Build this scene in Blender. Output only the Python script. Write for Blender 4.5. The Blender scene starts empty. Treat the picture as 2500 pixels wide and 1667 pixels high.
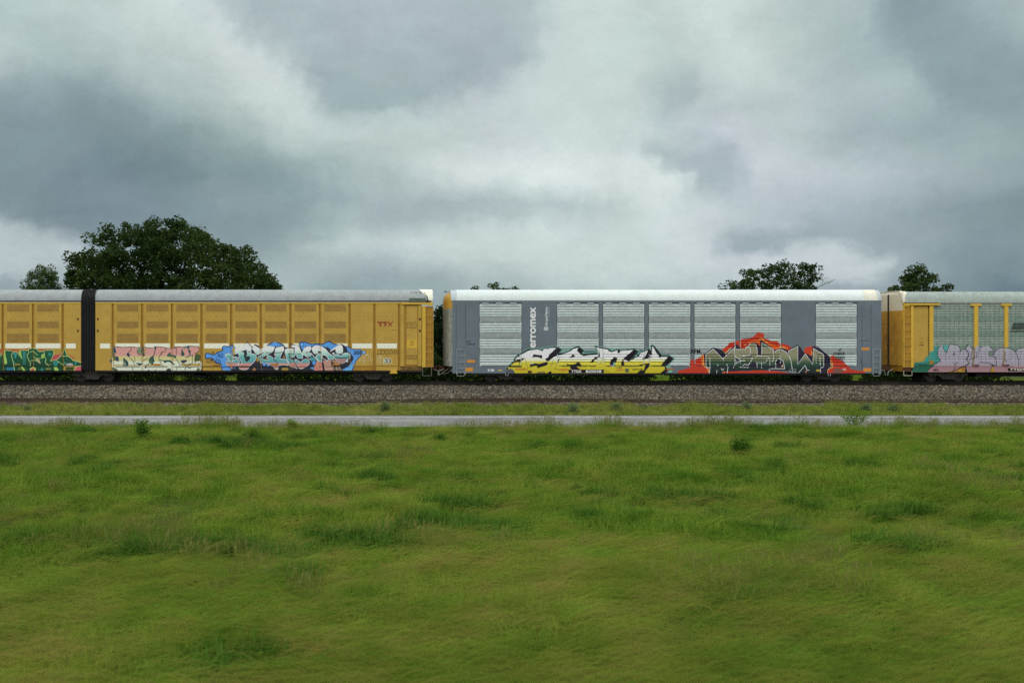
import bpy, math, random
import numpy as np
from mathutils import Vector
from mathutils.geometry import tessellate_polygon
R = math.radians
random.seed(7)
rng = np.random.default_rng(11)
S = bpy.context.scene
COL = S.collection

# ---------------------------------------------------------------- camera, sky, sun, exposure
PPM = 38.5            # photograph pixels per metre on the near face of the train (60 m away)
D0 = 60.0
CZ = 99.0 / PPM
FPX = PPM * D0
PXC = 900.0           # the picture is a crop: its optical centre lies left of the middle
XC = (PXC - 1250.0) / PPM
cam = bpy.data.cameras.new('camera')
cam.sensor_width = 36.0
cam.lens = FPX / 2500.0 * 36.0
cam.shift_x = (1250.0 - PXC) / 2500.0
cam.clip_start = 0.1
cam.clip_end = 9000.0
cam.dof.use_dof = True            # focused on the train: the nearest grass is soft
cam.dof.focus_distance = 60.0
cam.dof.aperture_fstop = 0.8
camo = bpy.data.objects.new('camera', cam)
camo.location = (XC, 0, CZ)
camo.rotation_euler = (R(90), 0, 0)
COL.objects.link(camo)
S.camera = camo
S.view_settings.view_transform = 'Standard'
S.view_settings.look = 'None'
S.view_settings.exposure = 0.0
S.view_settings.gamma = 1.0
S.cycles.use_denoising = False      # the little noise left reads as film grain and keeps the lettering crisp
S.cycles.use_adaptive_sampling = True
S.cycles.adaptive_threshold = 0.012
S.cycles.max_bounces = 6
S.cycles.transparent_max_bounces = 8

SUN_EL, SUN_AZ = R(52), R(205)     # high, behind the camera, soft through the cloud


def lin(v):
    v = v / 255.0
    return v / 12.92 if v <= 0.04045 else ((v + 0.055) / 1.055) ** 2.4


class NT:
    """small helper for node trees"""
    def __init__(self, tree):
        self.t = tree
        self.n = tree.nodes
        self.l = tree.links

    def add(self, typ, **kw):
        nd = self.n.new(typ)
        for k, v in kw.items():
            setattr(nd, k, v)
        return nd

    def put(self, sock, val):
        if isinstance(val, bpy.types.NodeSocket):
            self.l.new(val, sock)
        elif val is not None:
            sock.default_value = val

    def math(self, op, a, b=None, c=None, clamp=False):
        nd = self.add('ShaderNodeMath', operation=op, use_clamp=clamp)
        self.put(nd.inputs[0], a)
        if b is not None:
            self.put(nd.inputs[1], b)
        if c is not None:
            self.put(nd.inputs[2], c)
        return nd.outputs[0]

    def maprange(self, v, a, b, c=0.0, d=1.0, smooth=False):
        nd = self.add('ShaderNodeMapRange')
        if smooth:
            nd.interpolation_type = 'SMOOTHSTEP'
        self.put(nd.inputs[0], v)
        for i, x in enumerate((a, b, c, d)):
            nd.inputs[i + 1].default_value = x
        return nd.outputs[0]

    def mix(self, fac, a, b, mode='MIX'):
        nd = self.add('ShaderNodeMix', data_type='RGBA', blend_type=mode)
        self.put(nd.inputs['Factor'], fac)
        self.put(nd.inputs['A'] if False else nd.inputs[6], a)
        self.put(nd.inputs[7], b)
        return nd.outputs[2]

    def noise(self, vec, scale, detail=4, rough=0.55, dist=0.0):
        nd = self.add('ShaderNodeTexNoise')
        self.put(nd.inputs['Vector'], vec)
        nd.inputs['Scale'].default_value = scale
        nd.inputs['Detail'].default_value = detail
        nd.inputs['Roughness'].default_value = rough
        nd.inputs['Distortion'].default_value = dist
        return nd

    def ramp(self, fac, stops, interp='LINEAR'):
        nd = self.add('ShaderNodeValToRGB')
        cr = nd.color_ramp
        cr.interpolation = interp
        while len(cr.elements) < len(stops):
            cr.elements.new(0.5)
        for e, (p, c) in zip(cr.elements, stops):
            e.position = p
            e.color = (c[0], c[1], c[2], 1.0)
        self.put(nd.inputs[0], fac)
        return nd.outputs[0]

    def scale(self, vec, s):
        nd = self.add('ShaderNodeVectorMath', operation='MULTIPLY')
        self.put(nd.inputs[0], vec)
        nd.inputs[1].default_value = s
        return nd.outputs[0]


# cloud brightness by direction (surveyed heights above the horizon and bearings): broad field, then the separate banks
SKY0 = [
 (-260, [(0,200),(600,190),(1200,200),(1800,205),(2500,180)]),
 (30, [(0,178),(250,190),(400,206),(450,190),(520,200),(600,172),(850,176),(1000,178),(1200,182),(1350,198),(1450,208),(1550,200),(1750,212),(1850,198),(2000,182),(2120,172),(2200,145),(2330,148),(2500,170)]),
 (130, [(0,188),(120,176),(300,185),(450,198),(600,210),(660,212),(740,170),(950,163),(1150,158),(1260,170),(1330,202),(1500,202),(1650,196),(1800,210),(1950,190),(2050,178),(2200,160),(2280,142),(2400,150),(2500,165)]),
 (230, [(0,165),(120,160),(230,148),(350,168),(500,185),(700,212),(770,196),(830,160),(950,156),(1080,163),(1180,186),(1300,204),(1500,200),(1600,185),(1660,170),(1740,198),(1850,198),(2000,185),(2100,178),(2200,180),(2280,160),(2380,138),(2500,150)]),
 (330, [(0,140),(250,127),(400,136),(520,163),(650,180),(800,192),(950,197),(1250,206),(1500,204),(1650,192),(1750,183),(1850,198),(2000,192),(2100,166),(2180,158),(2280,155),(2400,158),(2500,155)]),
 (430, [(0,124),(200,126),(350,116),(480,126),(520,140),(700,150),(850,170),(1000,196),(1130,222),(1250,212),(1450,217),(1600,215),(1680,188),(1750,158),(1830,166),(1900,198),(2100,186),(2300,172),(2500,156)]),
 (510, [(0,148),(60,136),(150,116),(400,122),(520,134),(700,152),(850,165),(1000,173),(1150,170),(1300,186),(1500,196),(1600,207),(1750,200),(1900,184),(2100,164),(2300,147),(2500,134)]),
 (590, [(0,192),(100,176),(250,150),(600,144),(720,165),(850,172),(900,160),(1100,192),(1300,206),(1500,211),(1700,206),(1780,172),(1830,156),(1900,182),(2000,166),(2200,152),(2350,140),(2500,133)]),
 (635, [(0,186),(150,180),(300,160),(650,165),(900,182),(1100,192),(1300,202),(1600,206),(1780,196),(1800,194),(1950,202),(2100,188),(2200,164),(2350,145),(2500,130)]),
 (685, [(0,150),(150,165),(700,170),(850,164),(950,158),(1050,165),(1200,182),(1400,190),(1700,190),(1900,176),(2050,165),(2200,150),(2350,128),(2500,110)]),
 (780, [(0,128),(800,135),(1500,155),(2000,138),(2500,98)]),
]



BANKS = [   # outline (2352-wide survey), brightness, softness, strength
 ('380,-60 440,10 530,50 590,100 650,150 700,210 760,270 640,250 560,170 470,90 380,40', 214, 45, .8),
 ('640,200 740,240 820,260 950,240 1080,200 1200,150 1250,80 1450,60 1500,150 1500,300 1400,340 1100,360 900,300 760,290', 203, 50, .7),
 ('430,-80 470,10 560,50 610,95 660,140 700,195 760,228 820,242 900,236 980,220 1060,190 1130,165 1180,130 1230,110 1245,60 1250,-80', 172, 30, .62),
 ('700,150 800,160 900,190 1000,180 1100,150 1060,190 980,218 900,234 820,240 760,225', 158, 20, .7),
 ('-200,220 60,195 120,190 250,225 400,285 560,340 700,400 770,450 700,480 560,500 400,515 200,490 -200,450', 135, 75, .85),
 ('230,330 420,350 480,395 320,420 120,420', 119, 55, .8),
 ('470,410 540,405 660,450 640,475 560,455', 152, 22, .5),
 ('980,362 1080,350 1200,370 1400,370 1540,356 1600,400 1560,450 1400,440 1250,425 1050,432', 219, 36, .8),
 ('1488,340 1530,322 1600,330 1650,320 1722,330 1728,372 1712,402 1660,405 1620,395 1575,375 1520,368', 172, 16, .85),
 ('1520,155 1575,148 1612,190 1590,250 1540,240 1510,200', 181, 28, .8),
 ('720,482 900,468 1200,480 1400,490 1200,512 900,532 750,540', 171, 20, .7),
 ('680,556 800,540 1000,532 1300,520 1620,520 1660,600 1200,600 800,590', 203, 28, .8),
 ('1688,548 1760,525 1900,500 2100,505 2500,520 2500,585 2100,570 1980,566 1920,556 1870,552 1820,575 1790,572 1740,590 1712,600 1700,572', 156, 13, .85),
 ('1690,605 1720,588 1745,592 1765,578 1800,580 1830,560 1860,553 1900,556 1940,553 1990,562 2030,566 2070,600 1990,640 1700,650', 198, 9, .85),
 ('2010,-80 2110,-60 2200,60 2360,130 2500,230 2350,250 2250,262 2150,205 2120,130 2060,80', 145, 38, .8),
 ('1930,255 2000,215 2060,200 2140,208 2150,260 2090,325 1980,310', 166, 22, .6),
 ('2500,470 2250,520 2190,600 2180,720 2500,720', 130, 70, .8),
 ('2250,640 2500,615 2500,720 2230,690', 105, 30, .8),
 ('-200,470 0,484 60,500 110,530 150,538 180,575 160,625 100,640 -200,620', 188, 17, .8),
 ('860,655 950,640 1050,645 1100,670 1000,720 860,720', 158, 22, .6),
]


def sky_field(X, Y):
    """brightness (0-255) of the cloud sheet at survey pixels X, Y"""
    rows = [r[0] for r in SKY0]
    vals = np.array([[np.interp(x, [a for a, b in r[1]], [b for a, b in r[1]]) for x in X[0]] for r in SKY0])
    B = np.zeros_like(X)
    for j in range(X.shape[1]):
        B[:, j] = np.interp(Y[:, j], rows, vals[:, j])
    for (st, g, soft, k) in BANKS:
        P = np.array([[float(v) for v in q.split(',')] for q in st.split()]) * 1.063
        d = np.full(X.shape, 1e9)
        ins = np.zeros(X.shape, bool)
        n = len(P)
        for i in range(n):
            a, b = P[i], P[(i + 1) % n]
            e = b - a
            t = np.clip(((X - a[0]) * e[0] + (Y - a[1]) * e[1]) / (e @ e), 0, 1)
            d = np.minimum(d, np.hypot(X - a[0] - e[0] * t, Y - a[1] - e[1] * t))
            c = ((a[1] > Y) != (b[1] > Y)) & (X < (b[0] - a[0]) * (Y - a[1]) / (b[1] - a[1] + 1e-9) + a[0])
            ins ^= c
        sd = np.where(ins, d, -d)
        w = np.clip(sd / (2 * soft * 1.063) + .5, 0, 1)
        w = w * w * (3 - 2 * w) * k
        B = B * (1 - w) + g * w
    return 217 - (217 - B) * 0.90


def skycol(g):
    g = min(g * 1.02, 226)
    k = max(0.0, min(1.3, (220 - g) / 90.0))
    return (lin(g - 12 - 9 * k), lin(g), lin(g - 2 + 9 * k))


def build_world():
    w = bpy.data.worlds.new('World')
    S.world = w
    w.use_nodes = True
    t = NT(w.node_tree)
    t.n.clear()
    out = t.add('ShaderNodeOutputWorld')
    tc = t.add('ShaderNodeTexCoord')
    d = tc.outputs['Generated']
    sep = t.add('ShaderNodeSeparateXYZ')
    t.put(sep.inputs[0], d)
    x, y, z = sep.outputs
    yy = t.math('MAXIMUM', y, 0.15)
    u = t.math('DIVIDE', x, yy)
    v = t.math('DIVIDE', z, yy)
    # ragged cloud edges: warp the banks with noise, broad then fine
    n0 = t.noise(t.scale(d, (1, 1, 1.4)), 4.0, 3, 0.5)
    s0 = t.add('ShaderNodeSeparateColor')
    t.put(s0.inputs[0], n0.outputs['Color'])
    u = t.math('ADD', u, t.math('MULTIPLY', t.math('SUBTRACT', s0.outputs[0], 0.5), 0.07))
    v = t.math('ADD', v, t.math('MULTIPLY', t.math('SUBTRACT', s0.outputs[1], 0.5), 0.05))
    n1 = t.noise(t.scale(d, (1, 1, 1.2)), 15, 10, 0.66)
    s1 = t.add('ShaderNodeSeparateColor')
    t.put(s1.inputs[0], n1.outputs['Color'])
    u = t.math('ADD', u, t.math('MULTIPLY', t.math('SUBTRACT', s1.outputs[0], 0.5), 0.075))
    v = t.math('ADD', v, t.math('MULTIPLY', t.math('SUBTRACT', s1.outputs[1], 0.5), 0.055))
    gx = np.linspace(-60, 2560, 61)
    gy = np.array([-160, -60] + list(range(0, 721, 30)) + [790.0])
    GX, GY = np.meshgrid(gx, gy)
    B = sky_field(GX, GY)
    mid = gx[30]
    ufa = t.maprange(u, (gx[0] - PXC) / FPX, (mid - PXC) / FPX)
    ufb = t.maprange(u, (mid - PXC) / FPX, (gx[-1] - PXC) / FPX)
    side = t.math('GREATER_THAN', u, (mid - PXC) / FPX)
    cur = None
    for r, py in enumerate(gy):
        ca = t.ramp(ufa, [(k / 30.0, skycol(B[r, k])) for k in range(31)], 'EASE')
        cb = t.ramp(ufb, [(k / 30.0, skycol(B[r, 30 + k])) for k in range(31)], 'EASE')
        c = t.mix(side, ca, cb)
        if cur is None:
            cur = c
        else:
            f = t.maprange(v, (833.5 - gy[r - 1]) / FPX, (833.5 - py) / FPX)
            cur = t.mix(f, cur, c)
    # broad overcast for the rest of the dome
    nb = t.noise(t.scale(d, (1, 1, 2.6)), 1.7, 6, 0.6)
    rest = t.ramp(nb.outputs['Fac'], [(0.25, (0.20, 0.235, 0.25)), (0.5, (0.465, 0.498, 0.498)), (0.75, (0.73, 0.755, 0.74))])
    fy = t.maprange(y, 0.50, 0.74, 0, 1, smooth=True)
    fz = t.maprange(z, 0.42, 0.62, 1, 0, smooth=True)
    cur = t.mix(t.math('MULTIPLY', fy, fz), rest, cur)
    # fine mottling
    n2 = t.noise(t.scale(d, (1, 1, 1.6)), 7, 13, 0.66, 0.25)
    m = t.maprange(n2.outputs['Fac'], 0.25, 0.75, 0.84, 1.16)
    cur = t.mix(1.0, cur, t_comb(t, m), 'MULTIPLY')
    n3 = t.noise(t.scale(d, (1, 1, 1.3)), 3.2, 6, 0.6)
    tint = t.ramp(n3.outputs['Fac'], [(0.35, (0.985, 1.01, 0.975)), (0.5, (1.0, 1.0, 1.0)), (0.65, (1.035, 0.99, 1.05))])
    cur = t.mix(1.0, cur, tint, 'MULTIPLY')
    n4 = t.noise(d, 260, 3, 0.7)
    cur = t.mix(1.0, cur, t_comb(t, t.maprange(n4.outputs['Fac'], 0.25, 0.75, 0.97, 1.03)), 'MULTIPLY')
    # overcast: overhead and behind the viewer the cloud is thinner and brighter
    up = t.maprange(z, 0.35, 0.95, 1.0, SKY_ZEN, smooth=True)
    bk = t.maprange(y, 0.4, -0.7, 1.0, SKY_BACK, smooth=True)
    cur = t.mix(1.0, cur, t_comb(t, t.math('MULTIPLY', up, bk)), 'MULTIPLY')
    # below the horizon
    gd = t.maprange(z, -0.06, 0.0, 0, 1, smooth=True)
    cur = t.mix(gd, (0.05, 0.06, 0.045, 1), cur)
    bg = t.add('ShaderNodeBackground')
    t.put(bg.inputs[0], cur)
    bg.inputs[1].default_value = 1.08
    sky = t.add('ShaderNodeTexSky', sky_type='NISHITA')
    sky.sun_disc = False
    sky.sun_elevation = SUN_EL
    sky.sun_rotation = SUN_AZ
    sky.air_density = 1.0
    sky.dust_density = 3.0
    b2 = t.add('ShaderNodeBackground')
    t.put(b2.inputs[0], sky.outputs[0])
    b2.inputs[1].default_value = 0.06
    # the clear sky only glimmers through the cloud sheet
    mx = t.add('ShaderNodeMixShader')
    mx.inputs[0].default_value = 0.05
    t.l.new(bg.outputs[0], mx.inputs[1])
    t.l.new(b2.outputs[0], mx.inputs[2])
    t.l.new(mx.outputs[0], out.inputs[0])


def t_comb(t, val):
    nd = t.add('ShaderNodeCombineColor')
    for i in range(3):
        t.put(nd.inputs[i], val)
    return nd.outputs[0]


SKY_ZEN, SKY_BACK = 2.1, 1.45
build_world()
sun = bpy.data.lights.new('sun', 'SUN')
sun.energy = 1.3
sun.angle = R(30)
sun.color = (1.0, 0.97, 0.93)
suno = bpy.data.objects.new('sun', sun)
# direction towards the sun: azimuth measured from +Y clockwise
sd = Vector((math.sin(SUN_AZ) * math.cos(SUN_EL), math.cos(SUN_AZ) * math.cos(SUN_EL), math.sin(SUN_EL)))
suno.rotation_euler = sd.to_track_quat('Z', 'Y').to_euler()
COL.objects.link(suno)

# ---------------------------------------------------------------- helpers
def PX(x):
    return (x - 1250.0) / PPM


def PZ(y):
    return (932.0 - y) / PPM


def WX(px, Y):
    return XC + (px - PXC) * Y / FPX


def alb(r, g, b, illum=0.85):
    illum *= 0.86
    return tuple(min(0.85, lin(c) / illum) for c in (r, g, b))


MATS = {}


def mat(name, col, rough=0.6, metal=0.0, var=0.15, vscale=3.0, streak=0.0, streakcol=(0.05, 0.03, 0.015), spec=0.3, bump=0.0, bscale=30.0):
    if name in MATS:
        return MATS[name]
    m = bpy.data.materials.new(name)
    m.use_nodes = True
    t = NT(m.node_tree)
    b = t.n['Principled BSDF']
    b.inputs['Roughness'].default_value = rough
    b.inputs['Metallic'].default_value = metal
    b.inputs['Specular IOR Level'].default_value = spec
    g = t.add('ShaderNodeNewGeometry')
    pos = g.outputs['Position']
    c = (col[0], col[1], col[2], 1)
    if var > 0:
        n = t.noise(pos, vscale, 5, 0.6)
        dk = tuple(v * (1 - var) for v in col) + (1,)
        lt = tuple(min(0.9, v * (1 + var)) for v in col) + (1,)
        c = t.ramp(n.outputs['Fac'], [(0.3, dk), (0.7, lt)])
    if streak > 0:
        n = t.noise(t.scale(pos, (6.0, 1.0, 0.35)), 1.6, 5, 0.65)
        f = t.maprange(n.outputs['Fac'], 0.5, 0.78, 0.0, streak)
        c = t.mix(f, c, tuple(streakcol) + (1,))
    t.put(b.inputs['Base Color'], c)
    if bump > 0:
        n = t.noise(pos, bscale, 3, 0.5)
        bp = t.add('ShaderNodeBump')
        bp.inputs['Strength'].default_value = bump
        bp.inputs['Distance'].default_value = 0.02
        t.put(bp.inputs['Height'], n.outputs['Fac'])
        t.l.new(bp.outputs[0], b.inputs['Normal'])
    MATS[name] = m
    return m


OFF = {}


def tag(o, label=None, cat=None, group=None, kind=None):
    if label:
        o['label'] = label
    if cat:
        o['category'] = cat
    if group:
        o['group'] = group
    if kind:
        o['kind'] = kind
    return o


def thing(name, loc, label, cat, group=None):
    o = bpy.data.objects.new(name, None)
    o.empty_display_size = 0.3
    o.location = loc
    COL.objects.link(o)
    OFF[o.name] = Vector(loc)
    return tag(o, label, cat, group)


class MB:
    def __init__(self):
        self.v, self.f, self.m, self.c = [], [], [], []

    def add(self, vs, fs, mi=0, cs=None):
        k = len(self.v)
        self.v += [tuple(p) for p in vs]
        self.f += [tuple(i + k for i in f) for f in fs]
        self.m += [mi] * len(fs)
        if cs is not None:
            self.c += cs
        return self

    def box(self, x0, x1, y0, y1, z0, z1, mi=0):
        vs = [(x, y, z) for x in (x0, x1) for y in (y0, y1) for z in (z0, z1)]
        fs = [(0, 1, 3, 2), (4, 6, 7, 5), (0, 4, 5, 1), (2, 3, 7, 6), (0, 2, 6, 4), (1, 5, 7, 3)]
        return self.add(vs, fs, mi)

    def pbox(self, px0, px1, py0, py1, y0, y1, mi=0):
        """box given in photograph pixels on the train's face (py0 upper, py1 lower)"""
        return self.box(PX(px0), PX(px1), y0, y1, PZ(py1), PZ(py0), mi)

    def extr(self, prof, x0, x1, mi=0, caps=True, closed=True):
        """profile of (y,z) points extruded along X"""
        n = len(prof)
        vs = [(x0, y, z) for y, z in prof] + [(x1, y, z) for y, z in prof]
        m = n if closed else n - 1
        fs = [(i, (i + 1) % n, (i + 1) % n + n, i + n) for i in range(m)]
        if caps and closed:
            fs += [tuple(range(n))[::-1], tuple(range(n, 2 * n))]
        return self.add(vs, fs, mi)

    def prism(self, pts, y0, y1, mi=0):
        """polygon of (x,z) points given thickness along Y"""
        n = len(pts)
        vs = [(x, y0, z) for x, z in pts] + [(x, y1, z) for x, z in pts]
        fs = [(i, i + n, (i + 1) % n + n, (i + 1) % n) for i in range(n)]
        fs += [tuple(range(n)), tuple(range(n, 2 * n))[::-1]]
        return self.add(vs, fs, mi)

    def cyl(self, c, r, y0, y1, n=24, mi=0, r2=None):
        """cylinder with its axis along Y, centre c=(x,z)"""
        r2 = r if r2 is None else r2
        vs, fs = [], []
        for i in range(n):
            a = 2 * math.pi * i / n
            vs.append((c[0] + r * math.cos(a), y0, c[1] + r * math.sin(a)))
        for i in range(n):
            a = 2 * math.pi * i / n
            vs.append((c[0] + r2 * math.cos(a), y1, c[1] + r2 * math.sin(a)))
        fs = [(i, (i + 1) % n, (i + 1) % n + n, i + n) for i in range(n)]
        fs += [tuple(range(n))[::-1], tuple(range(n, 2 * n))]
        return self.add(vs, fs, mi)

    def tube(self, pts, r, n=6, mi=0, r1=None):
        pts = [Vector(p) for p in pts]
        vs, fs = [], []
        m = len(pts)
        for i, p in enumerate(pts):
            d = (pts[min(i + 1, m - 1)] - pts[max(i - 1, 0)]).normalized()
            a = d.orthogonal().normalized() if i == 0 else (a - d * a.dot(d)).normalized()
            b = d.cross(a)
            rr = r if r1 is None else r + (r1 - r) * i / max(1, m - 1)
            for k in range(n):
                t = 2 * math.pi * k / n
                vs.append(p + (a * math.cos(t) + b * math.sin(t)) * rr)
        for i in range(m - 1):
            for k in range(n):
                fs.append((i * n + k, i * n + (k + 1) % n, (i + 1) * n + (k + 1) % n, (i + 1) * n + k))
        fs += [tuple(range(n))[::-1], tuple(range((m - 1) * n, m * n))]
        return self.add(vs, fs, mi)

    def build(self, name, mats, parent=None, smooth=False):
        me = bpy.data.meshes.new(name)
        off = OFF[parent.name] if parent is not None else Vector((0, 0, 0))
        V = np.array(self.v, dtype=np.float64) - np.array(off)
        me.from_pydata(V.tolist(), [], self.f)
        if not isinstance(mats, (list, tuple)):
            mats = [mats]
        for m in mats:
            me.materials.append(m)
        if len(mats) > 1:
            me.polygons.foreach_set('material_index', self.m)
        if smooth:
            me.polygons.foreach_set('use_smooth', [True] * len(me.polygons))
        if self.c:
            at = me.color_attributes.new('paint', 'FLOAT_COLOR', 'POINT')
            at.data.foreach_set('color', np.array(self.c, dtype=np.float32).ravel())
        me.update()
        o = bpy.data.objects.new(name, me)
        COL.objects.link(o)
        OFF[o.name] = off
        if parent is not None:
            o.parent = parent
        return o


def fast_mesh(name, V, F, mats, mi=None, attrs=None):
    """V (n,3), F list of equal-size faces as array (m,k)"""
    me = bpy.data.meshes.new(name)
    n, m, k = len(V), len(F), F.shape[1]
    me.vertices.add(n)
    me.vertices.foreach_set('co', np.asarray(V, dtype=np.float32).ravel())
    me.loops.add(m * k)
    me.loops.foreach_set('vertex_index', F.astype(np.int32).ravel())
    me.polygons.add(m)
    me.polygons.foreach_set('loop_start', np.arange(0, m * k, k, dtype=np.int32))
    me.polygons.foreach_set('loop_total', np.full(m, k, dtype=np.int32))
    for x in (mats if isinstance(mats, (list, tuple)) else [mats]):
        me.materials.append(x)
    if mi is not None:
        me.polygons.foreach_set('material_index', np.asarray(mi, dtype=np.int32))
    me.update(calc_edges=True)
    return me
# ---------------------------------------------------------------- spray paint and lettering that follow the wagon sides
FR = dict(A=(0, 830, 11.2), B=(260, 830, 16.8), C=(380, 830, 16.8), D=(490, 825, 16.8), E=(610, 825, 16.8),
          F=(730, 825, 16.8), G=(850, 800, 11.2), H=(1230, 835, 14.7), I=(1370, 835, 14.7), J=(1500, 835, 14.7),
          K=(1650, 805, 14.256), L=(1790, 805, 14.256), M=(1920, 815, 11.76), N=(2220, 830, 15.68), O=(2350, 780, 11.2),
          P=(0, 0, 1.0))


def pts(s):
    """'A 10,20 30,40 B 5,6' : points, each letter names the survey frame of the points after it"""
    out, fr = [], FR['P']
    for tk in s.split():
        if tk in FR:
            fr = FR[tk]
        else:
            a, b = tk.split(',')
            out.append((fr[0] + float(a) / fr[2], fr[1] + float(b) / fr[2]))
    return out


def smooth_closed(p, it=1, closed=True):
    for _ in range(it):
        q = []
        n = len(p)
        rng_ = range(n) if closed else range(n - 1)
        if not closed:
            q.append(p[0])
        for i in rng_:
            a, b = p[i], p[(i + 1) % n]
            q.append((a[0] * .75 + b[0] * .25, a[1] * .75 + b[1] * .25))
            q.append((a[0] * .25 + b[0] * .75, a[1] * .25 + b[1] * .75))
        if not closed:
            q.append(p[-1])
        p = q
    return p


def clip_tri(poly, axis, val, keep_less):
    out = []
    n = len(poly)
    for i in range(n):
        a, b = poly[i], poly[(i + 1) % n]
        ia = (a[axis] <= val) if keep_less else (a[axis] >= val)
        ib = (b[axis] <= val) if keep_less else (b[axis] >= val)
        if ia:
            out.append(a)
        if ia != ib and abs(b[axis] - a[axis]) > 1e-12:
            t = (val - a[axis]) / (b[axis] - a[axis])
            out.append((a[0] + (b[0] - a[0]) * t, a[1] + (b[1] - a[1]) * t))
    return out


def split_axis(polys, axis, cuts):
    out = []
    for p in polys:
        lo = min(q[axis] for q in p)
        hi = max(q[axis] for q in p)
        cs = [c for c in cuts if lo + 1e-6 < c < hi - 1e-6]
        rest = p
        for c in sorted(cs):
            a = clip_tri(rest, axis, c, True)
            rest = clip_tri(rest, axis, c, False)
            if len(a) >= 3:
                out.append(a)
            if len(rest) < 3:
                break
        if len(rest) >= 3:
            out.append(rest)
    return out


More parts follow.
